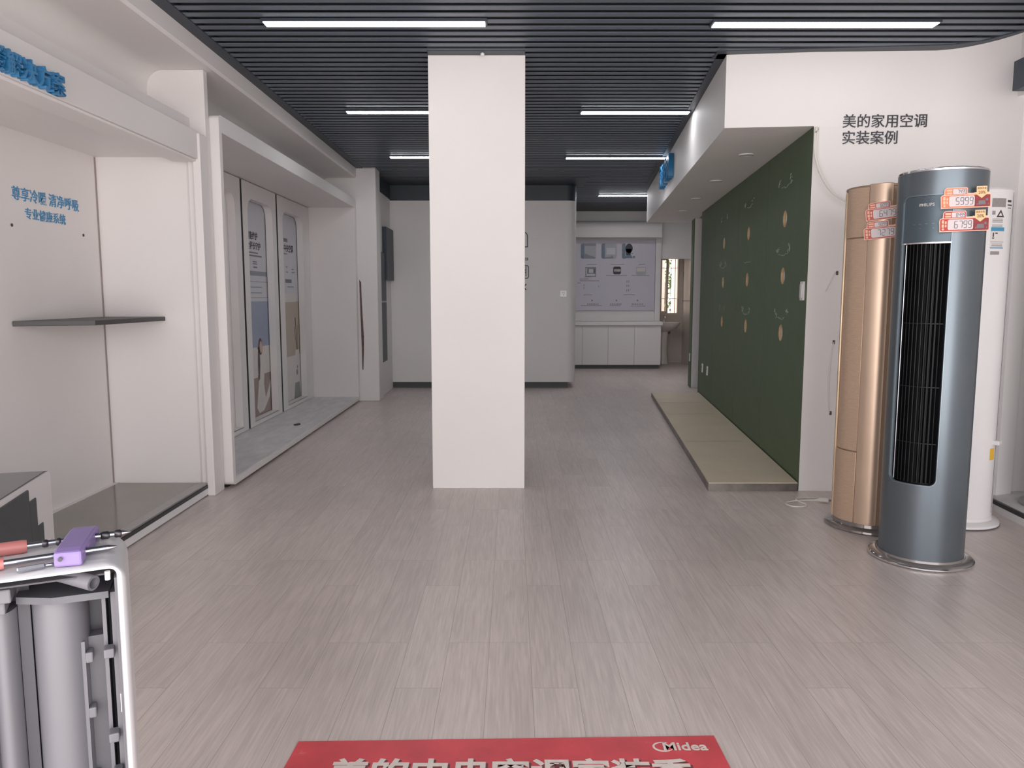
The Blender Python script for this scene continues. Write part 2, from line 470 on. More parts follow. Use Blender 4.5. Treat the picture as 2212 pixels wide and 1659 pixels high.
CE = 2.835     # underside of the slat ceiling

# ------------------------------------------------------------------ shell: floor, ceiling, walls
sbox('floor', (-2.9, 3.95, -0.8, 15.5, -0.1, 0.0), 'floor', 'grey oak plank vinyl floor', 'floor')

bm = NB()
y = -0.70
while y < 13.95:
    box(bm, -1.86, 3.3, y, y + 0.053, CE, CE + 0.004); y += 0.102
o = struct('ceiling', bm, 'ceiling', 'dark blue grey slat ceiling', 'ceiling')
bm = NB(); box(bm, -2.9, 3.95, -0.8, 15.5, CE + 0.035, CE + 0.12); fin('backing', bm, 'ceiling_deep', o)
bm = NB(); box(bm, -1.89, -1.80, -0.75, 9.5, CE - 0.004, CE + 0.03)
box(bm, -0.535, 0.083, 5.035, 5.12, CE - 0.004, CE + 0.03)
prism(bm, [(1.295, 5.04), (1.37, 5.04), (2.7, 4.92), (2.84, 4.85), (3.0, 4.6), (3.0, 5.1), (1.37, 5.2), (1.295, 5.2)], CE - 0.004, CE + 0.03)
prism(bm, [(1.31, 5.1), (1.375, 5.1), (1.99, 11.5), (1.925, 11.5)], CE - 0.004, CE + 0.03)
box(bm, -1.8, 3.9, 12.95, 14.2, CE - 0.004, CE + 0.03)
box(bm, -1.7, 1.0, 10.2, 11.0, CE - 0.004, CE + 0.03)
fin('edge_trim', bm, 'ceiling_trim', o)

# left side: outer wall, bulkhead, divider, pillar, rear wall
sbox('wall_left', (-2.90, -2.725, -0.8, 14.4, 0, CE + 0.06), 'white_wall', 'white left side wall', 'wall')
bm = NB()
prof = [(-1.88, CE + 0.05), (-1.88, 2.735), (-1.895, 2.72), (-2.20, 2.72)]
for i in range(1, 7):
    a = pi / 2 * i / 6; prof.append((-2.20 - 0.11 * sin(a), 2.61 + 0.11 * cos(a)))
prof += [(-2.31, 2.42), (-2.70, 2.42), (-2.70, CE + 0.05)]
extr_y(bm, prof, -0.75, 9.5)
struct('trim_1', bm, 'white_wall', 'white dropped bulkhead with curved cove along the left ceiling edge', 'bulkhead', smooth=True, angle=35)
sbox('trim_2', (-2.62, -1.95, 5.045, 5.105, 0, 2.72), 'white', 'white divider panel between the two left display bays', 'divider', bevel=0.004)
pil = sbox('pillar', (-2.70, -1.648, 9.5, 9.8, 0, CE + 0.02), 'white_wall', 'white pillar at the far end of the left display frame', 'pillar', bevel=0.012)
bm = NB()
plate(bm, [[(0.008, 1.50), (0.03, 1.47), (0.032, 1.30), (0.04, 1.05), (0.05, 0.80), (0.046, 0.62), (0.034, 0.39), (0.024, 0.40), (0.022, 0.60), (0.018, 0.9), (0.012, 1.2)]], 0.006, frame((-1.878, 9.497, 0), (1, 0, 0)))
t = fin('torn_edge', bm, 'torn', pil); t['label'] = 'torn brown strip in the pillar corner'
sbox('wall_left_rear', (-1.85, -1.70, 9.8, 14.2, 0, 2.635), 'white_wall', 'white left wall behind the pillar', 'wall')
sbox('trim_3', (-1.85, -1.695, 9.8, 10.9, 2.635, CE), 'ceiling_trim', 'dark band above the rear left wall', 'trim')

# free standing column
sbox('column', (-0.539, 0.085, 5.123, 5.60, 0, CE - 0.002), 'white_wall', 'white square column in the middle of the shop floor', 'column', bevel=0.004)

# partition with a rounded corner at the back
bm = NB()
pts = [(-1.70, 10.9)]
for i in range(9):
    a = -pi / 2 + pi / 2 * i / 8; pts.append((0.905 - 0.14 + 0.14 * cos(a), 10.9 + 0.14 + 0.14 * sin(a)))
pts += [(0.905, 12.9), (-1.70, 12.9)]
prism(bm, pts, 0.085, 2.62)
wp = struct('wall_partition', bm, 'white_wall', 'white partition wall with a rounded right corner behind the column', 'partition', smooth=True, angle=30)
bm = NB(); box(bm, -1.70, 0.79, 10.93, 12.8, 0, 0.085); fin('toe_kick', bm, 'base_dark', wp)
bm = NB(); prism(bm, [(x, yy + 0.012) for x, yy in pts], 2.62, CE); fin('dark_header', bm, 'ceiling_trim', wp)
F = frame((0, 10.899, 0), (1, 0, 0))
def ring(x0, x1, y0, y1, r, w, corners=(1, 1, 1, 1)):
    return [rrect(x0, x1, y0, y1, r, 5, corners), rrect(x0 + w, x1 - w, y0 + w, y1 - w, max(r - w, 0.002), 5, corners)]
bm = NB()
plate(bm, ring(-0.07, 0.222, 1.98, 2.20, 0.07, 0.012, (0, 0, 1, 1)), 0.004, F.copy())
plate(bm, ring(-0.07, 0.224, 1.80, 1.835, 0.004, 0.009), 0.004, F.copy())
plate(bm, ring(-0.07, 0.236, 1.545, 1.732, 0.03, 0.012), 0.004, F.copy())
for a, b_ in (((-0.03, 1.58), (-0.02, 1.70)), ((0.190, 1.575), (0.202, 1.715))):
    plate(bm, [[a, (b_[0], a[1]), b_, (a[0], b_[1])]], 0.004, F.copy())
plate(bm, [[(0.10, 1.625), (0.195, 1.625), (0.195, 1.637), (0.10, 1.637)]], 0.004, F.copy())
plate(bm, [[(0.10, 1.66), (0.195, 1.66), (0.195, 1.67), (0.10, 1.67)]], 0.004, F.copy())
plate(bm, [[(0.150, 1.429), (0.195, 1.475), (0.207, 1.465), (0.172, 1.429), (0.207, 1.393), (0.195, 1.383)]], 0.004, F.copy())
t = fin('pictogram', bm, 'grey_letter', wp); t['label'] = 'grey line pictograms on the partition'

# back wall with the opening to the wash corner
bm = NB()
box(bm, -1.85, 2.712, 14.2, 14.32, 0, CE + 0.05); box(bm, 2.712, 3.9, 14.2, 14.32, 1.98, CE + 0.05); box(bm, 3.36, 3.9, 14.2, 14.32, 0, 1.98)
struct('wall_back', bm, 'white_wall', 'white back wall above the low cabinets', 'wall')
bm = NB()
WX0, WX1, WZ0, WZ1 = 2.885, 3.27, 0.94, 2.05
box(bm, 2.45, WX0, 15.15, 15.3, 0, 2.4); box(bm, WX1, 3.45, 15.15, 15.3, 0, 2.4); box(bm, WX0, WX1, 15.15, 15.3, 0, WZ0); box(bm, WX0, WX1, 15.15, 15.3, WZ1, 2.4)
wt = struct('wall_wash_corner', bm, 'tile', 'pale tiled wall of the wash corner', 'wall')
bm = NB(); box(bm, 3.345, 3.45, 14.32, 15.15, 0, 2.4); fin('side_wall', bm, 'tile', wt)
bm = NB(); box(bm, 2.40, 2.5, 14.32, 15.15, 0, 2.4); fin('side_wall', bm, 'tile', wt)
bm = NB(); box(bm, 2.4, 3.45, 14.32, 15.3, 2.4, 2.45); fin('soffit', bm, 'white_wall', wt)
bm = NB(); box(bm, 3.335, 3.346, 14.5, 15.14, 1.205, 1.22); fin('tile_border', bm, 'plastic_dark', wt)

wr = thing('window_1', ((WX0 + WX1) / 2, 15.2, WZ0), 'cream framed sliding window with bars over the wash basin', 'window', kind='structure')
bm = NB(); plate(bm, [[(WX0, WZ0), (WX1, WZ0), (WX1, WZ1), (WX0, WZ1)], [(WX0 + .03, WZ0 + .035), (WX1 - .03, WZ0 + .035), (WX1 - .03, WZ1 - .03), (WX0 + .03, WZ1 - .03)]], 0.08, frame((0, 15.2, 0), (1, 0, 0))); fin('window_frame', bm, 'win_frame', wr)
bm = NB(); plate(bm, [[(WX0 + .03, WZ0 + .035), (3.06, WZ0 + .035), (3.06, WZ1 - .03), (WX0 + .03, WZ1 - .03)], [(WX0 + .05, WZ0 + .07), (3.015, WZ0 + .07), (3.015, WZ1 - .05), (WX0 + .05, WZ1 - .05)]], 0.025, frame((0, 15.19, 0), (1, 0, 0))); fin('sash', bm, 'win_frame', wr)
bm = NB(); box(bm, WX0 + .04, 3.02, 15.188, 15.192, WZ0 + .06, WZ1 - .04); fin('pane', bm, 'glass', wr)
bm = NB()
for x in (3.125, 3.21): box(bm, x - .005, x + .005, 15.26, 15.27, WZ0, WZ1)
for z in (1.25, 1.85): box(bm, WX0, WX1, 15.26, 15.27, z - .005, z + .005)
fin('security_bar', bm, 'black', wr)
bm = NB(); box(bm, WX0 - .02, WX1 + .01, 15.12, 15.16, WZ0 - .02, WZ0); fin('window_sill', bm, 'tile', wr)

# right side: front facing wall with its curve, soffit, rear wall, jamb
fw = [(1.925, 5.056), (2.66, 5.028), (2.75, 5.0), (2.82, 4.955), (2.88, 4.895), (2.935, 4.815), (2.97, 4.74), (3.0, 4.66)]
bk = [(3.12, 4.70), (3.09, 4.86), (3.0, 5.0), (2.85, 5.10), (2.6, 5.13), (1.99, 5.15)]
bm = NB(); prism(bm, fw + bk, 0, 2.378)
struct('wall_right', bm, 'white_wall', 'white wall facing the entrance on the right with a curved end', 'wall', smooth=True, angle=25)
bm = NB(); prism(bm, [(1.37, 5.115)] + fw + bk + [(2.52, 10.2), (2.68, 11.5), (1.98, 11.5)], 2.378, CE + 0.03)
struct('trim_4', bm, 'white_wall', 'white dropped soffit above the green panels', 'soffit', smooth=True, angle=25)
A = Vector((1.946, 5.07)); Bv = Vector((2.475, 10.11)); gd = (Bv - A).normalized(); gn = Vector((gd.y, -gd.x))   # gn points away from the shop
def gp(s, d=0.0): p = A + gd * s + gn * d; return (p.x, p.y)
bm = NB(); prism(bm, [gp(0.05, 0.001), gp(5.07, 0.001), gp(5.07, 0.15), gp(0.05, 0.15)], 0, 2.378)
struct('wall_right_rear', bm, 'white_wall', 'white wall behind the green panels', 'wall')
bm = NB(); prism(bm, [(2.552, 10.9), (2.75, 10.9), (2.79, 11.25), (2.6, 11.25)], 0, 2.378); box(bm, 2.7, 3.9, 11.1, 11.2, 0, CE)
dj = struct('door_1', bm, 'white_wall', 'white door jamb beyond the green panels', 'door jamb')
sbox('wall_right_outer', (3.85, 3.95, -0.8, 15.4, 0, CE + 0.06), 'white_wall', 'unseen white outer wall on the right', 'wall')  # out of view, added to block light from outside
bm = NB(); prism(bm, [(2.985, 4.70), (2.93, 3.0), (2.88, -0.7), (3.08, -0.7), (3.12, 4.74)], 2.47, CE + 0.03)
struct('trim_5', bm, 'white_wall', 'white header above the right display bay', 'header')
sbox('wall_right_bay', (2.99, 3.9, 4.76, 4.86, 0, 2.6), 'white_wall', 'white end wall of the right display bay', 'wall')

# small outlets and switch
def outlet(name, mtx, w, h, label, group=None, kind='outlet'):
    o = thing(name, mtx.translation, label, kind, group)
    bm = NB(); plate(bm, [rrect(-w / 2, w / 2, -h / 2, h / 2, 0.006, 3)], 0.012, mtx.copy(), 0.006); fin('cover_plate', bm, 'white_gloss', o)
    bm = NB()
    if kind == 'switch':
        plate(bm, [[(-w * .32, -h * .36), (w * .32, -h * .36), (w * .32, h * .36), (-w * .32, h * .36)]], 0.008, mtx.copy(), 0.014); fin('rocker', bm, 'white_gloss', o)
    else:
        for dx, dy in ((-.12, .14), (.12, .14), (0, -.18)):
            plate(bm, [[(w * dx - .003, h * dy - .008), (w * dx + .003, h * dy - .008), (w * dx + .003, h * dy + .008), (w * dx - .003, h * dy + .008)]], 0.002, mtx.copy(), 0.0125)
        fin('socket', bm, 'black', o)
    return o
outlet('wall_outlet', frame((0.724, 10.9, 1.336), (1, 0, 0)), 0.088, 0.086, 'white square outlet on the partition by its rounded corner')
gx = (-gd.x, -gd.y, 0)
def gpos(s, z, d=0.0): p = gp(s, d); return (p[0], p[1], z)
outlet('wall_switch', frame(gpos(0.075, 1.335, -0.019), gx), 0.07, 0.125, 'white rocker switch on the near end of the green panels', kind='switch')
outlet('wall_outlet', frame(gpos(4.64, 0.40, -0.019), gx), 0.07, 0.11, 'white outlet low on the green panels, the farther of the pair', 'outlets low on the green panels')
outlet('wall_outlet', frame(gpos(4.22, 0.405, -0.019), gx), 0.07, 0.11, 'white outlet low on the green panels, the nearer of the pair', 'outlets low on the green panels')

# ------------------------------------------------------------------ ceiling lights
def led(x0, x1, yc, label, m='lamp_bright'):
    o = thing('led_strip_light', ((x0 + x1) / 2, yc, CE - 0.016), label, 'ceiling light', 'LED strips under the slat ceiling')
    bm = NB(); box(bm, x0 - .012, x1 + .012, yc - .045, yc + .045, CE - .014, CE + .002); fin('housing', bm, 'ceiling_trim', o)
    bm = NB(); box(bm, x0, x1, yc - .038, yc + .038, CE - .018, CE - .0135); fin('diffuser', bm, m, o)
led(-1.389, -0.151, 4.523, 'lit white LED strip nearest the entrance on the left of the ceiling', 'lamp')
led(1.135, 2.391, 4.538, 'lit white LED strip nearest the entrance on the right of the ceiling', 'lamp')
led(-1.372, -0.14, 6.62, 'lit white LED strip partly behind the column on the left, second row')
led(0.579, 1.475, 6.632, 'lit white LED strip ending at the soffit, second row')
led(-1.341, -0.12, 8.70, 'lit white LED strip partly behind the column on the left, third row')
led(0.601, 1.70, 8.756, 'lit white LED strip ending by the blue letters, third row')
led(1.326, 2.56, 11.969, 'lit white LED strip farthest back above the rear cabinets', 'lamp_far')

# sprinkler nozzle at column head
o = thing('ceiling_sensor', (-0.187, 5.07, CE - .02), 'tiny white sensor on the ceiling just above the column', 'sensor')
bm = NB(); lathe(bm, [(0, 0), (.012, .002), (.014, .01), (.008, .018), (0, .018)], 16, (-0.187, 5.07, CE - .022)); fin('sensor_body', bm, 'white_gloss', o, smooth=True)

# four recessed downlights in the soffit
for i, (x, yy) in enumerate(((1.795, 6.05), (1.92, 7.40), (2.05, 8.72), (2.17, 9.95))):
    o = thing('downlight', (x, yy, 2.37), ('nearest', 'second', 'third', 'farthest')[i] + ' unlit round downlight in the white soffit over the green panels', 'downlight', 'downlights in the soffit')
    bm = NB(); lathe(bm, [(.045, 0), (.055, 0), (.057, .004), (.057, .009), (.045, .009)], 28, (x, yy, 2.3705)); fin('rim', bm, 'white_gloss', o, smooth=True)
    bm = NB(); lathe(bm, [(0, .0035), (.0455, .0035), (.0455, .008), (0, .008)], 28, (x, yy, 2.3705)); fin('lens', bm, 'lamp_off', o)

# ------------------------------------------------------------------ left near display alcove
al = thing('display_alcove', (-2.3, 2.3, 0), 'white open display alcove with a blue lettered fascia on the near left', 'display alcove')
pbox('back_panel', (-2.72, -2.63, -0.5, 4.98, 0, 2.25), 'white', al)
bm = NB(); box(bm, -2.63, -2.03, 4.98, 5.04, 0.0, 2.20); fin('end_panel', bm, 'white', al)
bm = NB(); box(bm, -2.04, -1.985, 4.955, 5.04, 0, 2.17); box(bm, -1.995, -1.945, 4.925, 5.04, 0, 2.31); fin('end_post', bm, 'white', al, bevel=0.006)
bm = NB(); box(bm, -2.63, -2.08, -0.5, 4.98, 2.172, 2.20); fin('top_panel', bm, 'white', al)
bm = NB(); box(bm, -2.12, -1.96, -0.5, 4.93, 2.150, 2.322); box(bm, -2.12, -1.972, -0.5, 4.93, 2.135, 2.150); fin('fascia', bm, 'white', al, bevel=0.004)
bm = NB(); box(bm, -2.40, -2.05, -0.5, 5.04, 2.29, 2.425); fin('fascia_step', bm, 'white', al)
bm = NB(); textm(bm, '冷暖解决方案', 0.094, 0.034, frame((-1.943, 2.862, 2.163), (0, 1, 0)), bold=0.018, spacing=1.08)
t = fin('fascia_lettering', bm, 'blue', al); t['label'] = 'thick blue raised Chinese letters'
bm = NB(); Fb = frame((-2.629, 0, 0), (0, 1, 0))
textm(bm, '尊享冷暖 清净呼吸', 0.0765, 0.004, Fb.copy(), bold=0.008, off=(4.125, 1.815, 0))
textm(bm, '专业健康系统', 0.064, 0.004, Fb.copy(), bold=0.008, off=(4.225, 1.722, 0))
t = fin('wall_lettering', bm, 'blue_flat', al); t['label'] = 'blue Chinese lettering in two lines on the back panel'
bm = NB()
bm.free()
for yy in (4.11, 4.79):
    bm = NB(); plate(bm, [circle(yy, 1.672, .009, 12)], 0.004, Fb.copy()); fin('screw_hole', bm, 'plastic_dark', al)
bm = NB(); box(bm, -2.632, -2.627, 4.962, 4.978, 0.07, 2.17); fin('corner_bead', bm, 'bead', al)
bm = NB(); box(bm, -2.63, -1.994, -0.5, 4.945, 0.008, 0.052); fin('plinth', bm, 'white_cool', al)
bm = NB(); box(bm, -2.05, -1.990, -0.5, 4.945, 0.052, 0.072); fin('edge_strip', bm, 'black', al)
bm = NB(); box(bm, -2.06, -1.996, -0.5, 4.945, 0.072, 0.084); fin('edge_profile', bm, 'alu', al, bevel=0.002)
bm = NB(); box(bm, -2.60, -2.06, -0.5, 4.975, 0.045, 0.075); fin('glass_top', bm, 'glass_grey', al)
bm = NB(); box(bm, -2.63, -2.60, -0.5, 4.975, 0.045, 0.078); fin('rear_bead', bm, 'white', al)

bm = NB(); prism(bm, [(-2.625, 4.05), (-2.26, 4.18), (-2.235, 4.972), (-2.625, 4.972)], 1.143, 1.170)
tag(fin('corner_shelf', bm, 'shelf', bevel=0.002), 'charcoal floating corner shelf inside the near left alcove', 'shelf')

# ------------------------------------------------------------------ left far display frame with posters
df = thing('display_case', (-2.2, 7.3, 0), 'white boxed display frame with rounded cutout panels along the left wall', 'display frame')
Fx = frame((-2.185, 0, 0), (0, 1, 0))
bm = NB(); plate(bm, [rrect(5.112, 9.492, 0.022, 2.465, 0.035, 5), [(5.160, 0.062), (9.40, 0.062), (9.40, 2.357), (5.160, 2.357)]], 0.59, Fx.copy()); fin('frame', bm, 'white', df, smooth=True, angle=30, bevel=0.004)
bm = NB(); box(bm, -2.46, -1.90, 5.161, 9.399, 0.062, 0.067); fin('base_board', bm, 'dusty', df)
bm = NB(); box(bm, -2.7, -1.95, 5.16, 9.4, 0, 0.022); fin('toe_shade', bm, 'black_gap', df)  # black slab painting the shade under the raised frame
bm = NB(); box(bm, -2.72, -2.60, 5.12, 9.46, 0.0, 2.4); fin('rear_board', bm, 'white', df)
bm = NB(); box(bm, -2.60, -2.48, 5.16, 9.4, 0.022, 0.075); fin('track', bm, 'white', df); bm = NB(); box(bm, -2.60, -2.48, 5.16, 9.4, 2.352, 2.46); fin('track', bm, 'white', df)
bm = NB(); box(bm, -2.55, -2.53, 7.02, 7.13, 0.08, 2.35); fin('gap_backing', bm, 'black_gap', df)
bm = NB(); box(bm, -2.55, -2.53, 8.08, 8.18, 0.08, 2.35); fin('gap_backing', bm, 'black_gap', df)
for (a, b_, h0, h1) in ((5.165, 6.0, 5.36, 5.86), (6.01, 7.050, 6.22, 6.91), (7.106, 8.100, 7.235, 7.97), (8.156, 9.395, 8.32, 9.11)):
    bm = NB()
    plate(bm, [[(a, 0.072), (b_, 0.072), (b_, 2.350), (a, 2.350)], rrect(h0, h1, 0.118, 2.205, 0.13, 8, (0, 0, 1, 1))], 0.07, frame((-2.477, 0, 0), (0, 1, 0)))
    p = fin('cutout_panel', bm, 'white', df, smooth=True, angle=30)
    bm = NB(); box(bm, -2.58, -2.442, h0, h1, 0.112, 0.117); fin('recess_floor', bm, 'dusty', p)
    if b_ < 7.06: bm = NB(); box(bm, -2.53, -2.514, h0 - .06, h1 + .06, 0.09, 2.26); fin('recess_back', bm, 'white', p)
    if b_ < 6.005: continue
    bm = NB(); box(bm, -2.51, -2.4435, b_, b_ + .048, 0.075, 2.348); fin('panel_edge', bm, 'black_gap', p)

def poster(y0, y1, z0, z1, label):
    o = thing('poster', (-2.52, (y0 + y1) / 2, z0), label, 'poster', 'posters in the left display frame')
    bm = NB(); plate(bm, [[(y0, z0), (y1, z0), (y1, z1), (y0, z1)]], 0.004, frame((-2.522, 0, 0), (0, 1, 0))); fin('paper', bm, 'poster', o)
    return o
def pr(o, name, material, loops, lev=1, lab=None):
    bm = NB()
    for lp in loops: plate(bm, [lp], 0.0008, frame((-2.5198 + 0.0004 * lev, 0, 0), (0, 1, 0)))
    t = fin(name, bm, material, o)
    if lab: t['label'] = lab
R = lambda a, b_, c, d: [(a, c), (b_, c), (b_, d), (a, d)]
pa = poster(7.24, 7.99, 0.12, 2.22, 'tall poster of a seated person in white under a blue block of sky')
pr(pa, 'blue_area', 'poster_sky', [R(7.24, 7.99, 0.78, 1.25)], 1)
pr(pa, 'brown_area', 'poster_floor', [R(7.24, 7.99, 0.12, 0.52)], 1)
pr(pa, 'curtain', 'poster_white', [R(7.70, 7.99, 0.52, 0.80), R(7.24, 7.58, .50, .80)], 2)
pr(pa, 'figure', 'poster_white', [[(7.53, .20), (7.60, .14), (7.74, .15), (7.93, .27), (7.985, .40), (7.97, .44), (7.90, .36), (7.80, .27), (7.76, .42), (7.80, .60), (7.79, .72), (7.73, .77), (7.65, .74), (7.62, .60), (7.60, .42)]], 3)
pr(pa, 'dark_hair', 'hair', [circle(7.69, .80, .062, 18, .085), [(7.62, .80), (7.66, .80), (7.665, .62), (7.64, .48), (7.605, .46), (7.60, .62)]], 4)
pr(pa, 'face', 'skin', [circle(7.705, .795, .042, 18, .06)], 5)
pr(pa, 'headline_band', 'photo_mid', [R(7.34, 7.97, 1.50, 1.545)], 2)
bm = NB(); Fp = frame((-2.5188, 0, 0), (0, 1, 0))
textm(bm, '智能维护', 0.080, 0.001, Fp.copy(), bold=.02, align='RIGHT', off=(7.725, 1.855, 0)); textm(bm, '全程长守护', 0.080, 0.001, Fp.copy(), bold=.02, align='RIGHT', off=(7.81, 1.76, 0)); fin('lettering', bm, 'grey_letter', pa)
pr(pa, 'text_line', 'print_text', [R(7.40, 7.72, 1.715, 1.728), R(7.40, 7.83, 1.685, 1.70), R(7.56, 7.68, 1.63, 1.64), R(7.56, 7.69, 1.61, 1.62), R(7.57, 7.68, 1.575, 1.59), R(7.30, 7.80, 1.385, 1.392), R(7.30, 7.98, 1.44, 1.444), R(7.30, 7.80, 1.33, 1.337), R(7.3, 7.98, 1.285, 1.288)], 2)
pb = poster(8.32, 9.13, 0.12, 2.22, 'tall poster of a vase with branches on a small round stool')
pr(pb, 'tan_area', 'poster_tan', [R(8.32, 9.13, .62, 1.24)], 1)
pr(pb, 'rounded_unit', 'poster_white', [[(8.32, 1.235), (8.98, 1.235), (9.05, 1.27), (9.05, 1.33), (8.32, 1.33)]], 2)
pr(pb, 'pale_area', 'poster_white', [R(8.32, 9.13, .12, .62)], 1)
pr(pb, 'white_vase', 'poster_white', [[(8.86, .30), (9.10, .30), (9.12, .45), (9.08, .68), (8.94, .68), (8.88, .50)]], 3)
pr(pb, 'round_stool', 'poster_green', [[(8.83, .12), (9.10, .12), (9.06, .30), (8.88, .30)], circle(8.97, .42, .035, 16), circle(8.99, .48, .02, 12)], 4)
pr(pb, 'branch', 'hair', [[(9.00, .68), (9.012, .68), (8.985, 1.0), (8.95, 1.02)], [(9.02, .68), (9.03, .68), (9.06, .95), (9.05, .97)], circle(8.96, 1.03, .018, 10, .03), [(8.99, .68), (9.0, .68), (8.91, .95), (8.90, .94)]], 3)
bm = NB(); textm(bm, '中央空调', 0.09, 0.001, Fp.copy(), bold=.02, align='RIGHT', off=(8.96, 1.80, 0)); fin('lettering', bm, 'grey_letter', pb)
pr(pb, 'text_line', 'print_text', [R(8.60, 8.75, 1.90, 1.94), R(8.60, 8.73, 1.765, 1.775), R(8.66, 8.72, 1.62, 1.63), R(8.88, 8.96, 1.60, 1.61), R(8.66, 8.74, 1.565, 1.575), R(8.88, 8.99, 1.565, 1.575), R(8.62, 8.86, 1.45, 1.49), R(8.70, 8.94, 1.40, 1.41)], 2)

# small scrap on the dusty base board
bm = NB(); prism(bm, [(-2.10, 7.30), (-2.07, 7.28), (-2.04, 7.33), (-2.07, 7.37)], 0.068, 0.080)
tag(fin('dark_scrap', bm, 'black', bevel=0.003), 'small dark scrap lying on the dusty base of the left display frame', 'debris')

# dark blank panels on the rear left wall
bm = NB(); box(bm, -1.70, -1.645, 10.22, 10.82, 1.515, 2.205)
tag(fin('wall_panel', bm, 'navy', bevel=0.003), 'dark slate square panel high on the rear left wall', 'wall panel')
o = thing('wall_panel', (-1.69, 10.08, 0.45), 'dark slate tall narrow panel low on the rear left wall beside the pillar', 'wall panel')
pbox('upper_board', (-1.70, -1.665, 9.885, 10.265, 1.24, 1.86), 'navy', o); pbox('joint', (-1.70, -1.667, 9.885, 10.265, 1.22, 1.24), 'alu', o); pbox('lower_board', (-1.70, -1.665, 9.885, 10.265, 0.45, 1.22), 'navy', o)

# ------------------------------------------------------------------ back wall furniture
bc = thing('base_cabinet', (1.73, 14.0, 0), 'low white cabinet with flat doors along the back wall', 'cabinet')
pbox('carcass', (0.79, 2.67, 13.82, 14.15, 0.07, 0.78), 'white', bc)
for a, b_ in ((0.79, 1.26), (1.26, 1.725), (1.725, 2.197), (2.197, 2.672)):
    bm = NB(); box(bm, a + .002, b_ - .002, 13.80, 13.82, 0.072, 0.772); fin('cabinet_door', bm, 'white', bc, bevel=0.0015)
pbox('seam_backing', (0.80, 2.66, 13.815, 13.8215, 0.075, 0.77), 'black_gap', bc)
pbox('toe_kick', (0.82, 2.65, 13.83, 14.15, 0, 0.07), 'base_dark', bc)
bm = NB(); box(bm, 0.76, 2.69, 13.76, 14.2, 0.782, 0.848)
tag(fin('worktop', bm, 'white', bevel=0.006), 'thick white worktop on the low back cabinet', 'worktop')
bs = thing('wall_surround', (1.7, 14.1, 0.85), 'white panel surround framing the information board on the back wall', 'wall panel')
pbox('back_sheet', (0.76, 2.70, 14.16, 14.2, 0.848, 2.34), 'white', bs); pbox('side_stile', (2.605, 2.70, 14.10, 14.17, 0.848, 2.34), 'white', bs, bevel=.004); pbox('lower_ledge', (0.76, 2.605, 14.12, 14.17, 0.848, 0.99), 'white', bs, bevel=.006)
bm = NB(); prof = [(14.17, 2.36), (13.80, 2.36), (13.80, 2.50)]
for i in range(1, 7):
    a = pi / 2 * i / 6; prof.append((13.80 + 0.13 * (1 - cos(a)), 2.50 + 0.13 * sin(a)))
prof += [(14.17, 2.63)]
hd = thing('rounded_header', (1.7, 14.0, 2.33), 'white round topped header box above the information board', 'header box')
extr_x(bm, prof, 0.76, 2.65); fin('header_shell', bm, 'white', hd, smooth=True, angle=30, bevel=.004)
pbox('lower_lip', (0.76, 2.655, 13.79, 14.16, 2.335, 2.362), 'white', hd, bevel=.004)

ib = thing('information_board', (1.7, 14.14, 1.046), 'pale lilac information board with photos and diagrams on the back wall', 'information board')
bx = lambda u: 1.171 + (u - 1245) * 0.00857
bz = lambda v: 2.305 - (v - 520) * 0.00839
bm = NB(); plate(bm, [rrect(0.85, 2.60, 1.046, 2.305, .02, 4)], .02, frame((0, 14.14, 0), (1, 0, 0))); fin('board_sheet', bm, 'board', ib)
def ip(name, material, loops, lev=1, lab=None, parent=None):
    bm = NB()
    for lp in loops: plate(bm, [lp], .0015, frame((0, 14.1295 - .001 * lev, 0), (1, 0, 0)))
    t = fin(name, bm, material, parent or ib)
    if lab: t['label'] = lab
    return t
def RU(u0, u1, v0, v1): return [(bx(u0), bz(v1)), (bx(u1), bz(v1)), (bx(u1), bz(v0)), (bx(u0), bz(v0))]
for k, (u0, u1) in enumerate(((1254, 1286), (1297.5, 1330), (1341, 1373))):
    t = ip('photo_tile', 'photo_grey' if k < 2 else 'poster', [rrect(bx(u0), bx(u1), bz(559), bz(526.5), .03, 4)], 1)
    ip('blue_strip', 'photo_blue', [rrect(bx(u0), bx(u0 + 7.5), bz(559), bz(526.5), .03, 4, (1, 0, 0, 1))], 2, parent=t)
    if k == 0: ip('pale_shape', 'photo_mid', [[(bx(u0 + 8), bz(548)), (bx(u0 + 31), bz(556)), (bx(u0 + 31), bz(559)), (bx(u0 + 8), bz(559))], RU(u0 + 8, u1, 526.5, 532)], 2, parent=t)
    if k == 1: ip('screen_shape', 'poster', [RU(u0 + 11, u1 - 3, 536, 550)], 2, parent=t); ip('dark_shape', 'photo_mid', [[(bx(u0 + 9), bz(556)), (bx(u0 + 20), bz(555)), (bx(u0 + 23), bz(552)), (bx(u0 + 27), bz(558.5)), (bx(u0 + 4), bz(558.8))]], 2, parent=t)
    if k == 2:
        ip('dark_head', 'photo_dark', [circle(bx(1356), bz(537), .067, 20, .085), [(bx(1349), bz(538)), (bx(1362), bz(538)), (bx(1359), bz(551)), (bx(1350), bz(552))]], 3, parent=t)
        ip('blue_collar', 'photo_blue', [[(bx(1348), bz(558)), (bx(1348), bz(553)), (bx(1360), bz(550)), (bx(1364), bz(558))]], 2, parent=t)
        ip('grey_shape', 'photo_mid', [RU(1364, 1369, 553, 558), RU(1361, 1365, 547, 549)], 2, parent=t)
t = ip('device_diagram', 'photo_mid', [rrect(bx(1264), bx(1287), bz(598), bz(577), .01, 3)], 1); ip('inner_screen', 'board', [RU(1266, 1285, 579, 596)], 2, parent=t); ip('grey_blocks', 'print_text', [RU(1268, 1271, 580, 591), RU(1281, 1285, 580, 591), RU(1268, 1285, 579.5, 581), RU(1268, 1285, 589.5, 591)], 3, parent=t)
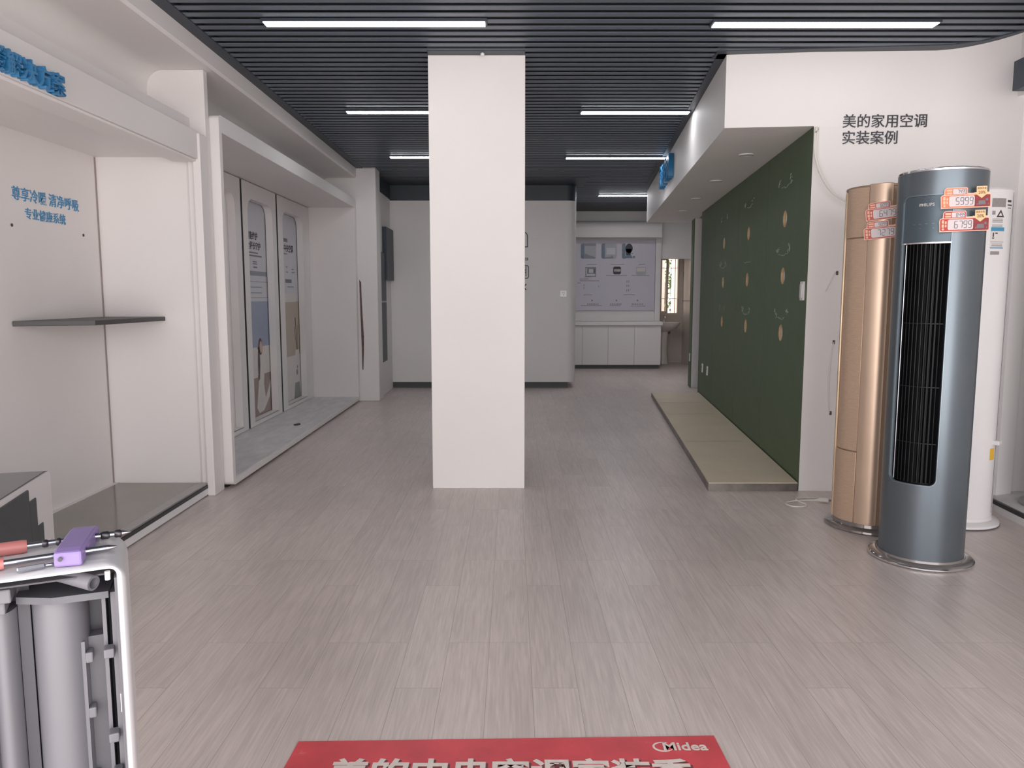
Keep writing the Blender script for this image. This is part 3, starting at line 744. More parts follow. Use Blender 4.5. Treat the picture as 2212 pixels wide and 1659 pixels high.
t = ip('device_diagram', 'photo_dark', [rrect(bx(1323), bx(1339.5), bz(592.5), bz(576), .03, 4)], 1); ip('white_screen', 'poster_white', [RU(1325.5, 1338.5, 581.5, 586.5)], 2, parent=t)
bm = NB(); textm(bm, '26°C', .045, .001, frame((bx(1327), 14.126, bz(585.8)), (1, 0, 0)), bold=.01); fin('lettering', bm, 'photo_dark', t)
t = ip('device_diagram', 'photo_grey', [rrect(bx(1371.5), bx(1393), bz(594), bz(577), .03, 4, (1, 1, 0, 0))], 1); ip('white_screen', 'poster_white', [RU(1373, 1391.5, 578.5, 586.5)], 2, parent=t)
ln = []
for (u0, u1, v) in ((1267, 1288, 571), (1318, 1346, 571), (1377, 1391, 571), (1252, 1271, 602.5), (1252, 1294, 606.5), (1247, 1254, 611), (1261, 1279, 637), (1346, 1370, 636.5), (1255, 1300, 660), (1316, 1340, 660), (1362, 1393, 661), (1308, 1353, 595), (1362, 1400, 595), (1262, 1276, 598)):
    ln.append(RU(u0, u1, v - .5, v + .5))
for u in (1352, 1356): 
    for v in (608, 617, 627): ln.append(RU(u, u + 1.2, v - 2.5, v + 2.5))
for u, v in ((1292, 619), (1261, 616), (1261, 622)): ln.append(RU(u, u + 1, v - 2, v + 2))
for u0 in (1269, 1318, 1364):
    for k in range(7): ln.append(RU(u0 + k * 3.6, u0 + k * 3.6 + 2, 655.5, 658))
for u in (1278, 1330, 1375): ln.append(circle(bx(u + 1), bz(649), .014, 10))
ip('text_line', 'print_text', ln, 1)

wb = thing('wash_basin', (2.95, 14.85, 0), 'white pedestal wash basin with a small tap under the back window', 'wash basin')
bm = NB(); lathe(bm, [(0, .62), (.10, .63), (.20, .68), (.26, .74), (.285, .785), (.29, .80), (.28, .803), (.24, .78), (.12, .74), (0, .735)], 40, (2.94, 14.86, 0), 1.05, 0.85); fin('bowl', bm, 'porcelain', wb, smooth=True)
bm = NB(); lathe(bm, [(0, 0), (.10, 0), (.095, .05), (.075, .2), (.075, .5), (.10, .66), (0, .66)], 28, (2.93, 14.90, 0)); fin('pedestal', bm, 'porcelain', wb, smooth=True)
bm = NB(); tube(bm, smooth_path([(2.965, 15.03, .79), (2.965, 15.03, .88), (2.965, 14.99, .905), (2.965, 14.93, .885)], 4), .011, 10); tube(bm, [(2.965, 15.03, .885), (2.975, 15.05, .93)], .013, 10); fin('tap', bm, 'chrome', wb, smooth=True)
bm = NB(); tube(bm, [(3.05, 14.95, .60), (3.05, 15.14, .60)], .03, 12); fin('drain_trap', bm, 'dark_steel', wb, smooth=True)

# outside the rear window
sbox('ground', (0, 8, 15.5, 24, -0.12, -0.02), 'ground', 'outdoor paving behind the shop', 'ground')
bm = NB(); box(bm, 2.2, 3.33, 16.9, 17.1, 0, 4); tag(fin('building', bm, 'facade'), 'pale building wall seen through the left sash of the back window', 'building')
bm = NB(); box(bm, 3.66, 5.2, 17.6, 17.8, 0, 4); tag(fin('building', bm, 'facade'), 'pinkish building wall seen through the right of the back window', 'building')
tr = thing('tree', (3.85, 19.4, 0), 'green leafy tree beyond the back window', 'tree')
bm = NB(); tube(bm, [(3.85, 19.4, -.02), (3.83, 19.4, 1.0), (3.9, 19.4, 2.2)], [.07, .06, .03], 8); fin('trunk', bm, 'bark', tr)
bm = NB()
for i in range(420):
    c = Vector((3.85 + random.gauss(0, .35), 19.4 + random.gauss(0, .3), 1.75 + random.gauss(0, .5)))
    a = Vector((random.gauss(0, 1), random.gauss(0, 1), random.gauss(0, 1))).normalized() * .06
    b_ = a.cross(Vector((random.random(), random.random(), random.random() + .1))).normalized() * .03
    bm.faces.new([bm.verts.new(c - a), bm.verts.new(c + b_), bm.verts.new(c + a), bm.verts.new(c - b_)])
fo = fin('foliage', bm, 'leaf', tr)

# ------------------------------------------------------------------ right: green panels, platform, lettering
hole_s = [0.655, 1.985, 3.30]; hole_z = [1.862, 1.449, 1.03]
ends = [0.0, 1.235, 2.475, 3.90, 5.068]
names = ['nearest the entrance with three holes by the switch', 'second from the entrance with three round holes', 'third from the entrance with three round holes', 'plain, farthest from the entrance, with two outlets']
Fg = frame(gpos(0, 0, 0), gx)            # local x = -s
random.seed(3)
def smear(bm, s, z, l, kind):
    if kind == 0:
        pts = [(-(s - l / 2 + l * i / 7), z + random.uniform(-.008, .008) - .012 * sin(pi * i / 7), 0.0205) for i in range(8)]
        b2 = NB(); tube(b2, pts, [.001, .003, .004, .003, .005, .003, .004, .001], 6)
    else:
        pts = [(-(s + random.uniform(-.02, .02)), z + .03 - .012 * i, 0.0205) for i in range(6)]
        b2 = NB(); tube(b2, pts, [.001, .004, .003, .006, .004, .001], 6)
    me = bpy.data.meshes.new('tmp'); b2.to_mesh(me); b2.free(); addm(bm, me, Fg.copy())
def dab(bm, s, z):
    l = random.uniform(.008, .022); a = random.uniform(0, pi)
    b2 = NB(); tube(b2, [(-s - l * cos(a), z - l * sin(a), .0202), (-s + random.uniform(-.006, .006), z, .0208), (-s + l * cos(a), z + l * sin(a), .0202)], [.001, random.uniform(.003, .006), .001], 6)
    me = bpy.data.meshes.new('tmp'); b2.to_mesh(me); b2.free(); addm(bm, me, Fg.copy())
for i in range(4):
    a, b_ = ends[i] + .0015, ends[i + 1] - .0015
    o = thing('green_wall_panel', gpos((a + b_) / 2, 0.0, 0), 'dark green wall panel ' + names[i], 'wall panel', 'dark green wall panels on the right')
    hs = [(hole_s[i], z) for z in hole_z] if i < 3 else []
    bm = NB(); plate(bm, [[(-b_, 0.005), (-a, 0.005), (-a, 2.376), (-b_, 2.376)]] + [circle(-s, z, .062, 28) for s, z in hs], .018, Fg.copy(), .0095)
    fin('panel_sheet', bm, 'green', o)
    for s, z in hs:
        bm = NB(); plate(bm, [circle(-s, z, .0615, 28), circle(-s, z, .057, 28)], .0175, Fg.copy(), .0093); e = fin('hole_edging', bm, 'raw_wood', o); e['label'] = 'raw wood edge of a round hole'
    if hs:
        bm = NB()
        s0 = hole_s[i]
        for row, z in enumerate((2.13, 1.64, 1.17)):
            if (row, i) != (2, 2): smear(bm, s0 + random.uniform(-.02, .02), z - .025, random.uniform(.22, .34), 0)
            if (row, i) != (1, 1):
                for q_ in (.17, -.16):
                    for k_ in range(6): dab(bm, s0 + q_ + random.uniform(-.045, .045), z + random.uniform(-.025, .03))
        t = fin('adhesive_residue', bm, 'residue', o, smooth=True); t['label'] = 'pale dried adhesive marks'
    bm = NB()
o = thing('green_wall_panel', (2.56, 11.07, 0), 'dark green narrow wall panel beyond the white door jamb', 'wall panel')
bm = NB(); prism(bm, [(2.540, 10.905), (2.552, 10.903), (2.60, 11.25), (2.588, 11.252)], 0.0, 2.376); fin('panel_sheet', bm, 'green', o)
d2 = Vector((0.048, 0.347, 0)).normalized()
outlet('wall_outlet', frame((2.543 + .0095, 11.0, 0.43), (-d2.x, -d2.y, 0)), 0.07, 0.11, 'white outlet low on the narrow green panel beyond the door jamb')

pf = thing('display_platform', (1.87, 7.4, 0), 'low beige topped display platform with a scuffed metal edge below the green panels', 'platform')
P4 = [(1.316, 5.045), (1.916, 5.045), (2.428, 9.93), (1.812, 9.93)]
bm = NB(); prism(bm, P4, 0.0, 0.052); fin('edge_trim', bm, 'edge_metal', pf)
bm = NB(); prism(bm, [(1.320, 5.049), (1.915, 5.049), (2.427, 9.926), (1.816, 9.926)], 0.052, 0.058); fin('platform_top', bm, 'platform', pf)
bm = NB()
for s, e in ((0.30, .006), (0.62, .003), (0.80, .004)):
    y0 = 5.05 + 4.88 * s; x0 = 1.32 + .496 * s + .02; x1 = x0 + .5
    prism(bm, [(x0, y0), (x1, y0 + .02), (x1, y0 + .02 + e), (x0, y0 + e)], 0.058, 0.0586)
fin('scuff_mark', bm, 'edge_metal', pf)

sl = thing('wall_lettering', (2.36, 5.0, 2.28), 'dark grey Chinese lettering in two lines on the white right wall', 'lettering')
fwd = Vector((2.60 - 1.946, 5.03 - 5.055, 0)).normalized()
def onfw(x): return (x, 5.055 - 0.0382 * (x - 1.946) - .003, 0)
bm = NB()
p = onfw(2.10)
textm(bm, '美的家用空调', 0.0890, 0.006, frame((p[0], p[1], 2.372), fwd), bold=.003); fin('upper_line', bm, 'grey_letter', sl)
bm = NB(); textm(bm, '实装案例', 0.0890, 0.006, frame((p[0], p[1], 2.270), fwd), bold=.003); fin('lower_line', bm, 'grey_letter', sl)

# blue letters on the side of the soffit
sd = Vector((1.98 - 1.37, 11.5 - 5.115, 0)).normalized()
def soff(s): q = Vector((1.37, 5.115, 0)) + sd * s; return (q.x, q.y)
fl = thing('soffit_lettering', (*soff(3.6), 2.51), 'thick blue raised letters on the side of the right soffit', 'lettering', None)
q = soff(3.97)
bm = NB(); textm(bm, '家用空调', 0.262, 0.052, frame((q[0] - .03, q[1], 2.535), (-sd.x, -sd.y, 0)), bold=.018, spacing=1.0); fin('letters', bm, 'blue', fl)

# header sign panel at the far right
bm = NB(); prism(bm, [(2.885, 4.60), (2.86, 3.2), (2.95, 3.2), (2.99, 4.60)], 2.475, 2.64)
tag(fin('sign_panel', bm, 'navy', bevel=.003), 'dark slate sign panel high on the header at the right edge', 'sign')

# right display plinth
pr_ = thing('display_plinth', (3.2, 3.4, 0), 'low white plinth with a black edge strip at the far right', 'plinth')
PL = [(2.945, 4.76), (2.90, 4.2), (2.80, 1.5), (3.85, 1.5), (3.85, 4.76)]
bm = NB(); prism(bm, PL, 0, 0.046); fin('plinth_front', bm, 'white_cool', pr_)
bm = NB(); prism(bm, [(x - .003, y_) if x < 3 else (x, y_) for x, y_ in PL], 0.046, 0.070); fin('edge_strip', bm, 'black', pr_)
bm = NB(); prism(bm, [(x + .012, y_) if x < 3 else (x, y_) for x, y_ in PL], 0.070, 0.074); fin('plinth_top', bm, 'dusty', pr_)

# ------------------------------------------------------------------ floor standing air conditioners
def face_rz(nx, ny): return math.atan2(nx, -ny)

def wrapped(name, material, parent, loops, t, r, z=0.0, smooth=True, lab=None):
    me = plate_mesh(loops, t)
    if z: me.transform(Matrix.Translation((0, 0, z)))
    me = wrap(me, r); bm = NB(); bm.from_mesh(me); bpy.data.meshes.remove(me)
    o = fin(name, bm, material, parent, local=True, smooth=smooth, angle=35)
    if lab: o['label'] = lab
    return o

def wtext(name, material, parent, s, size, r, x, y, bold=0.0, align='CENTER', t=.001, spacing=1.0):
    me = text_mesh(s, size, t, bold, align, spacing=spacing); me.transform(Matrix.Translation((x, y, 0)))
    me = wrap(me, r, cut=.02); bm = NB(); bm.from_mesh(me); bpy.data.meshes.remove(me)
    return fin(name, bm, material, parent, local=True)

# slate grey unit
GC = (2.05, 3.745)
n_ = Vector((-0.745, -0.667)).normalized()
g = thing('floor_air_conditioner', (*GC, 0), 'slate grey cylindrical floor air conditioner with a tall black louvred slot', 'air conditioner', rz=face_rz(n_.x, n_.y))
r = 0.192; HT = 1.872
sw = r * radians(35.5)
slot = rrect(-sw, sw, 0.40, 1.765, 0.035, 6)
wrapped('body', 'ac_grey', g, [[(-pi * r, .035), (pi * r, .035), (pi * r, HT), (-pi * r, HT)], slot], .012, r, -.006)
inner = rrect(-sw + .005, sw - .005, 0.405, 1.760, 0.031, 6)
wrapped('slot_frame', 'ac_grey_light', g, [slot, inner], .016, r, -.009)  # lighter tint paints a highlight along the slot edge
wrapped('control_panel', 'ac_grey_panel', g, [[(-sw + .006, 1.548)] + [(sw - .006, 1.548)] + rrect(-sw + .006, sw - .006, 1.7, 1.759, .03, 6)[14:] ], .006, r - .008, 0)
wrapped('panel_lip', 'chrome', g, [[(-sw + .006, 1.542), (sw - .006, 1.542), (sw - .006, 1.5485), (-sw + .006, 1.5485)]], .012, r - .006, 0)
bm = NB(); lathe(bm, [(r - .045, .40), (r - .045, 1.56)], 20, (0, 0, 0), a0=-radians(44), a1=radians(44)); fin('louvre_back', bm, 'louvre', g, local=True)
for k in range(11):
    a = radians(-32 + 64 * k / 10)
    bm = NB(); rr = r - .033
    vs = box(bm, -.0015, .0015, -.012, .012, .41, 1.545)
    bmesh.ops.rotate(bm, verts=bm.verts[:], cent=(0, 0, 0), matrix=Matrix.Rotation(a + radians(25), 3, 'Z'))
    bmesh.ops.translate(bm, verts=bm.verts[:], vec=(rr * sin(a), -rr * cos(a), 0)); fin('louvre_blade', bm, 'louvre', g, local=True)
bm = NB()
for z in (.60, .87, 1.17): lathe(bm, [(r - .028, z), (r - .024, z), (r - .024, z + .004), (r - .028, z + .004), (r - .028, z)], 16, a0=-radians(36), a1=radians(36))
fin('louvre_link', bm, 'louvre', g, local=True)
bm = NB(); a = radians(-30); tube(bm, [((r - .016) * sin(a), -(r - .016) * cos(a), .415), ((r - .016) * sin(a), -(r - .016) * cos(a), 1.54)], .003, 8); fin('edge_rod', bm, 'steel', g, local=True, smooth=True)
wtext('brand_lettering', 'label_white', g, 'PHILIPS', .019, r - .0045, .004, 1.713, bold=.010, spacing=1.1)
bm = NB()
for k in range(5):
    me = plate_mesh([R(-.055 + k * .028, -.055 + k * .028 + .012, 1.632, 1.634), R(-.05 + k * .028, -.05 + k * .028 + .006, 1.612, 1.614)][:1 + k % 2], .0006)
    me = wrap(me, r - .0046, cut=.02); bm.from_mesh(me); bpy.data.meshes.remove(me)
fin('control_mark', bm, 'ac_grey_light', g, local=True)
bm = NB(); lathe(bm, [(r - .002, HT - .002), (r + .001, HT), (r + .001, HT + .008), (r - .006, HT + .013), (r - .02, HT + .013), (r - .02, HT - .002)], 64); fin('top_rim', bm, 'chrome', g, local=True, smooth=True)
bm = NB(); lathe(bm, [(0, HT + .02), (.12, HT + .018), (r - .019, HT + .011), (r - .019, HT), (0, HT)], 48); fin('lid', bm, 'ac_grey', g, local=True, smooth=True)
bm = NB(); lathe(bm, [(0, 0), (.228, 0), (.236, .006), (.236, .014), (.228, .022), (.20, .026), (.196, .036), (0, .036)], 64, sx=1.0, sy=1.0); fin('base_plate', bm, 'clear_base', g, local=True, smooth=True)
bm = NB(); lathe(bm, [(.232, .003), (.239, .006), (.239, .013), (.233, .016), (.232, .003)], 64); fin('base_rim', bm, 'chrome', g, local=True, smooth=True)

# champagne gold unit
KC = Vector((2.045, 4.287)); dcam = (-KC).normalized()
k_ = thing('floor_air_conditioner', (KC.x, KC.y, 0), 'champagne gold floor air conditioner with a brushed front panel behind the grey one', 'air conditioner', rz=face_rz(dcam.x, dcam.y))
GH = 1.885
def pol(rad, deg): return (rad * sin(radians(deg)), -rad * cos(radians(deg)))
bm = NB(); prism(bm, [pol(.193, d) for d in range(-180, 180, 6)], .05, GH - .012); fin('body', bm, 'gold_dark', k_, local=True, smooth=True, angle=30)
def band(name, material, pts, z0, z1, th=.012, bev=0.003):
    bm = NB(); inn = [(x * (1 - th / math.hypot(x, y)), y * (1 - th / math.hypot(x, y))) for x, y in pts][::-1]
    prism(bm, pts + inn, z0, z1); return fin(name, bm, material, k_, local=True, smooth=True, angle=30, bevel=bev)
p0 = Vector(pol(.203, -76)); p1 = Vector(pol(.203, -24))
chord = [tuple(p0.lerp(p1, t) + Vector(pol(.022 * sin(pi * t), -50))) for t in [i / 8 for i in range(9)]]
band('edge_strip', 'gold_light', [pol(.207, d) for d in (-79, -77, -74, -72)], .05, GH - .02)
band('front_panel', 'gold_brush', chord[1:], 1.615, GH - .008)
band('air_outlet_door', 'gold_brush', [tuple(Vector(q_) * .985) for q_ in chord[1:]], .452, 1.610)
band('lower_panel', 'gold_brush', chord[1:], .05, .447)
band('rounded_column', 'gold', [pol(.203, -23.5), pol(.209, -20), pol(.2125, -12), pol(.214, -4), pol(.214, 2), pol(.210, 6), pol(.203, 9), pol(.19, 11)], .05, GH + .004)
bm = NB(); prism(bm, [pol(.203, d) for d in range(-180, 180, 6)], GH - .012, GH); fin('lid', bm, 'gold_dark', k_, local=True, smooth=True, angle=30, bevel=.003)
bm = NB(); lathe(bm, [(0, 0), (.232, 0), (.240, .008), (.238, .018), (.22, .026), (.20, .03), (.197, .05), (0, .05)], 64, sx=1.0, sy=1.0); fin('base_plate', bm, 'clear_base', k_, local=True, smooth=True)

# white unit seen from its rear
WC = Vector((2.58, 4.40)); dcam = (-WC).normalized()
w_ = thing('floor_air_conditioner', (WC.x, WC.y, 0), 'white cylindrical floor air conditioner with printed labels behind the grey one', 'air conditioner', rz=face_rz(dcam.x, dcam.y))
r = .2
bm = NB(); lathe(bm, [(0, .05), (r - .004, .05), (r, .056), (r, 1.868), (r - .006, 1.878), (0, 1.882)], 64); fin('body', bm, 'white_gloss', w_, local=True, smooth=True, angle=30)
bm = NB(); lathe(bm, [(0, 0), (.235, 0), (.242, .008), (.240, .02), (.225, .032), (.205, .038), (.2, .055), (0, .055)], 64); fin('base_plate', bm, 'white_gloss', w_, local=True, smooth=True)
bm = NB(); lathe(bm, [(.239, .0), (.2435, .004), (.2435, .008), (.239, .010)], 64); fin('base_ring', bm, 'plastic_mid', w_, local=True, smooth=True)
ang = lambda d: radians(d) * r
wrapped('rear_seam', 'plastic_mid', w_, [R(ang(74), ang(74) + .004, .08, 1.86)], .001, r + .0005)
wrapped('spec_label', 'label_grey', w_, [R(ang(28), ang(52), 1.775, 1.822)], .0006, r + .0005)
wrapped('mark_label', 'label_dark', w_, [R(ang(56), ang(66), 1.803, 1.815), R(ang(56), ang(68), 1.785, 1.791), R(ang(57), ang(66), 1.770, 1.774)], .0006, r + .0005)
wrapped('warning_triangle', 'label_dark', w_, [[(ang(36), 1.722), (ang(50), 1.722), (ang(43), 1.762)], [(ang(39.5), 1.729), (ang(46.5), 1.729), (ang(43), 1.748)]], .0006, r + .0005)
wrapped('text_line', 'label_grey', w_, [R(ang(30), ang(48), 1.71 - .008 * i, 1.714 - .008 * i) for i in range(7) if i != 3] + [R(ang(29), ang(34), 1.735, 1.755)], .0006, r + .0005)
e = wrapped('energy_label', 'label_white', w_, [R(ang(29), ang(52), 1.556, 1.668)], .0006, r + .0005)
wrapped('blue_band', 'label_blue', e, [R(ang(29), ang(52), 1.648, 1.668)], .0006, r + .001)
wrapped('blue_band', 'label_blue', e, [R(ang(29), ang(52), 1.556, 1.562)], .0006, r + .001)
wrapped('print_mark', 'label_dark', e, [R(ang(32), ang(34), 1.612, 1.640), circle(ang(33), 1.612, .006, 10), R(ang(36), ang(40), 1.634, 1.640), R(ang(29), ang(52), 1.590, 1.592)] + [R(ang(31), ang(50), 1.567 + .006 * i, 1.569 + .006 * i) for i in range(3)], .0006, r + .001)
wrapped('small_label', 'label_grey', w_, [R(ang(30), ang(45), 1.523, 1.541)], .0006, r + .0005)
wrapped('yellow_sticker', 'yellow', w_, [R(ang(56), ang(69), .39, .455)], .0006, r + .0005)
bm = NB(); a = radians(70); box(bm, -.03, .02, -.03, .008, .475, .50); bmesh.ops.rotate(bm, verts=bm.verts[:], cent=(0, 0, 0), matrix=Matrix.Rotation(a, 3, 'Z')); bmesh.ops.translate(bm, verts=bm.verts[:], vec=(r * sin(a), -r * cos(a), 0)); fin('pipe_cover', bm, 'white_gloss', w_, local=True, bevel=.004)

# dark unit at the right edge
dk = thing('floor_air_conditioner', (3.235, 4.39, .074), 'dark floor air conditioner on the far right plinth, mostly outside the frame', 'air conditioner')
bm = NB(); lathe(bm, [(0, .03), (.185, .03), (.19, .04), (.19, 1.76), (.18, 1.79), (0, 1.80)], 48); fin('body', bm, 'dark_panel', dk, local=True, smooth=True, angle=30)
bm = NB(); lathe(bm, [(0, 0), (.225, 0), (.23, .006), (.228, .016), (.20, .028), (0, .032)], 48); fin('base_plate', bm, 'alu', dk, local=True, smooth=True)
bm = NB(); lathe(bm, [(.187, 1.775), (.192, 1.778), (.192, 1.79), (.187, 1.793)], 48); fin('top_rim', bm, 'alu', dk, local=True, smooth=True)

# price tags
def price_tag(ctr, xdir, tilt, hi, lo, glare, label, group, k=0.83):
    x = Vector((xdir[0], xdir[1], 0)).normalized(); up = Vector((0, 0, 1))
    xr = (x * cos(tilt) + up * sin(tilt)).normalized(); yr = (up * cos(tilt) - x * sin(tilt)).normalized()
    F = frame(ctr, xr, yr) @ Matrix.Diagonal((k, k, 1, 1))
    o = thing('price_tag', ctr, label, 'price tag', group)
    def pl_(name, m, loops, z, lab=None):
        bm = NB()
        for lp in loops: plate(bm, lp, .001, F.copy(), z)
        t = fin(name, bm, m, o)
        if lab: t['label'] = lab
        return t
    W = .268; c1 = 'red_glare' if glare else 'red'
    outline = [(-.134, -.055), (.134, -.055), (.134, .024), (.010, .024)] + [(.010, .050), (.004, .056), (-.104, .056), (-.116, .046), (-.118, .020), (-.130, .016), (-.136, .008)]
    pl_('card', 'card_edge', [[outline]], 0)
    pl_('card_face', c1, [[rrect(-.131, .131, -.051, .014, .008, 3)], [[(-.112, .018), (-.112, .044), (-.103, .052), (.002, .052), (.006, .046), (.006, .018)]]], .0011)
    pl_('dark_area', 'red_dark', [[[(.046, -.050), (.130, -.050), (.130, .012), (.046, .012)]]], .0017)
    pl_('price_window', 'card_window', [[rrect(-.092, .046, -.045, .010, .009, 4)], [rrect(-.072, .002, .021, .048, .005, 3)]], .0024)
    bm = NB(); digits(bm, lo, -.056, -.036, .0165, .037, .0085, .0032, .0006, F, .0032); fin('sale_price', bm, 'digit', o)
    bm = NB(); digits(bm, hi, -.047, .0245, .0085, .0195, .0042, .0022, .0006, F, .0032); fin('list_price', bm, 'digit', o)
    t = pl_('discount_arrow', 'card_tan', [[[(.055, .058), (.112, .058), (.112, .026), (.126, .026), (.083, -.006), (.040, .026), (.055, .026)]]], .003)
    bm = NB(); textm(bm, '20%', .023, .0006, F.copy(), bold=.02, align='CENTER', off=(.084, .017, .0038)); textm(bm, '国家补贴', .0125, .0006, F.copy(), bold=.01, align='CENTER', off=(.084, .042, .0038)); fin('discount_print', bm, 'brown_text', o)
    pl_('side_print', 'card_text', [[R(-.124, -.112, -.01, .008)], [R(-.124, -.112, -.032, -.014)], [circle(-.117, -.041, .006, 10)], [R(-.107, -.098, -.012, .002)], [R(-.107, -.098, -.030, -.016)], [R(-.106, -.076, .022, .031)], [R(-.106, -.076, .036, .046)]], .0024)
    pl_('gift_picture', 'plastic_grey', [[[(.064, -.040), (.106, -.040), (.102, -.018), (.068, -.018)]], [circle(.112, -.014, .007, 12)], [R(.056, .062, -.042, -.034)], [R(.116, .122, -.042, -.034)]], .0026)
    return o
def tag_place(C, rad, ang_right, zc, tilt, *a):
    dc = Vector((-C[0], -C[1])).normalized(); rt = Vector((-dc.y, dc.x))           # to the right as seen from the entrance
    th = radians(ang_right); nrm = dc * cos(th) + rt * sin(th); tg = rt * cos(th) - dc * sin(th)
    p = Vector(C) + nrm * rad
    return price_tag((p.x, p.y, zc), (tg.x, tg.y), tilt, *a)
tag_place(GC, .2035, 28, 1.742, radians(2.5), '7499', '5999', True, 'red price tag on the grey air conditioner reading 7499 and 5999', 'red price tags')
tag_place(GC, .2035, 28, 1.638, radians(2.0), '8499', '6799', False, 'red price tag on the grey air conditioner reading 8499 and 6799', 'red price tags')
tag_place((KC.x, KC.y), .217, 4, 1.748, radians(6), '8099', '6479', False, 'red price tag on the gold air conditioner reading 8099 and 6479', 'red price tags')
tag_place((KC.x, KC.y), .217, 3, 1.649, radians(5), '9099', '7279', False, 'red price tag on the gold air conditioner reading 9099 and 7279', 'red price tags')

# ------------------------------------------------------------------ cables on the right
o = thing('power_cord', (1.85, 4.75, 0), 'white power cord with a plug lying on the floor beside the gold air conditioner', 'power cord')
pts = [(1.935, 4.775, .012), (1.86, 4.79, .006), (1.79, 4.775, .006), (1.735, 4.745, .005), (1.722, 4.70, .005), (1.742, 4.655, .005), (1.79, 4.645, .005), (1.83, 4.665, .005), (1.838, 4.70, .006), (1.822, 4.745, .009), (1.812, 4.79, .012), (1.845, 4.835, .009), (1.91, 4.86, .005), (2.0, 4.845, .005), (2.07, 4.80, .005), (2.12, 4.72, .005), (2.13, 4.50, .006)]
bm = NB(); tube(bm, smooth_path(pts, 6), .0042, 8); fin('cord', bm, 'cable', o, smooth=True)
bm = NB(); tube(bm, [(1.925, 4.776, .012), (1.945, 4.772, .014), (1.96, 4.765, .016), (1.985, 4.748, .018), (2.0, 4.738, .018)], [.006, .009, .015, .017, .015], 12); fin('plug', bm, 'cable', o, smooth=True)
bm = NB()
for d in (-.007, .007): tube(bm, [(2.0, 4.738 + d, .019), (2.016, 4.728 + d, .019)], .0025, 6)
fin('prong', bm, 'steel', o)

bm = NB()
tube(bm, smooth_path([(1.940, 5.050, 2.37), (1.926, 5.035, 2.30), (1.930, 5.02, 2.18), (1.965, 5.0, 2.06), (2.03, 4.98, 1.955), (2.12, 4.96, 1.895), (2.22, 4.93, 1.86), (2.25, 4.80, 1.80), (2.22, 4.6, 1.7)], 6), .008, 8)
tube(bm, smooth_path([(1.952, 5.05, 2.37), (1.940, 5.035, 2.30), (1.936, 5.025, 2.18), (1.955, 5.015, 2.08)], 6), .006, 8)
tag(fin('hanging_cable', bm, 'cable', smooth=True), 'white cable hanging from the soffit corner in front of the right wall', 'cable')
o = thing('wall_cable', (2.11, 5.03, .5), 'thin grey cable running down the white wall beside the gold air conditioner', 'cable')
bm = NB(); tube(bm, smooth_path([(2.10, 5.044, 1.455), (2.07, 5.042, 1.39), (2.04, 5.043, 1.33)], 4), .0025, 6); tube(bm, smooth_path([(2.112, 5.045, 1.0), (2.095, 5.04, .9), (2.09, 5.04, .75), (2.095, 5.04, .62), (2.105, 5.045, .53)], 5), .0025, 6); fin('wire', bm, 'cable', o)
bm = NB()
for z in (1.45, 1.0, .53): plate(bm, [rrect(2.106, 2.120, z - .013, z + .013, .004, 3)], .006, frame((0, 5.047, 0), (1, 0, 0)))
fin('wall_hole', bm, 'torn', o)

# ------------------------------------------------------------------ left foreground: open white housing and tools
RX = Vector((0.9, 0.436, 0)).normalized(); RY = Vector((-RX.y, RX.x, 0))
BW, BD, BH = 0.46, 0.145, 0.935
Rr = Vector((-0.536, 1.02, 0)); root = Rr - RX * (BW / 2)
hb = thing('air_conditioner_housing', root, 'open white air conditioner housing with grey plastic inside at the left edge', 'air conditioner', rz=math.atan2(RX.y, RX.x))
h = BW / 2
def Lf(yy): return frame((0, yy, 0), (1, 0, 0))
def loft_rings(bm, rings):
    vs = [[bm.verts.new((x, yy, z)) for x, z in rrect(-h - .005 + i, h + .005 - i, i, BH + .004 - i * .75, rad, 6, (0, 0, 1, 1))] for i, yy, rad in rings]
    for A_, B_ in zip(vs, vs[1:]):
        for q in range(len(A_)): bm.faces.new((A_[q], A_[(q + 1) % len(A_)], B_[(q + 1) % len(A_)], B_[q]))
bm = NB(); loft_rings(bm, [(.0118, BD, .010), (.0118, .004, .010), (.0105, .0, .011), (.0062, .0, .015), (.0048, .0015, .017), (.003, .004, .022), (.0014, .008, .026), (.0004, .014, .029), (0, .022, .030), (0, BD, .030)])
vv = [v for v in bm.verts if abs(v.co.y - BD) < 1e-6]
fin('shell', bm, 'housing_white', hb, local=True, smooth=True, angle=50)
pbox('back_tray', (-h + .012, h - .012, BD - .02, BD - .004, .015, BH - .016), 'plastic_dark', hb, local=True)
def roll(name, x0, x1, z0, z1, yb, d, material='plastic_grey'):
    bm = NB(); pts = []
    for i in range(17):
        a = pi * i / 16; pts.append(((x0 + x1) / 2 - (x1 - x0) / 2 * cos(a), yb - d * sin(a)))
    prism(bm, pts + [(x1, yb + .01), (x0, yb + .01)], z0, z1); return fin(name, bm, material, hb, local=True, smooth=True, angle=40)
roll('fan_scroll', h - .122, h - .050, .02, .872, BD - .03, .045)
roll('fan_scroll', h - .172, h - .137, .02, .862, BD - .03, .04)
roll('fan_scroll', h - .25, h - .186, .02, .862, BD - .03, .05)
pbox('dark_channel', (h - .137, h - .122, BD - .045, BD - .02, .02, .90), 'plastic_dark', hb, local=True)
pbox('clip_panel', (h - .056, h - .028, BD - .045, BD - .02, .02, .80), 'plastic_mid', hb, local=True)
bm = NB(); box(bm, h - .062, h - .056, BD - .062, BD - .02, .02, .80); fin('rail', bm, 'plastic_grey', hb, local=True)
bm = NB(); box(bm, h - .030, h - .025, BD - .085, BD - .02, .02, .872); fin('rail', bm, 'plastic_grey', hb, local=True)
pbox('side_lining', (h - .010, h - .0068, .006, BD - .02, .02, BH - .02), 'plastic_mid', hb, local=True)
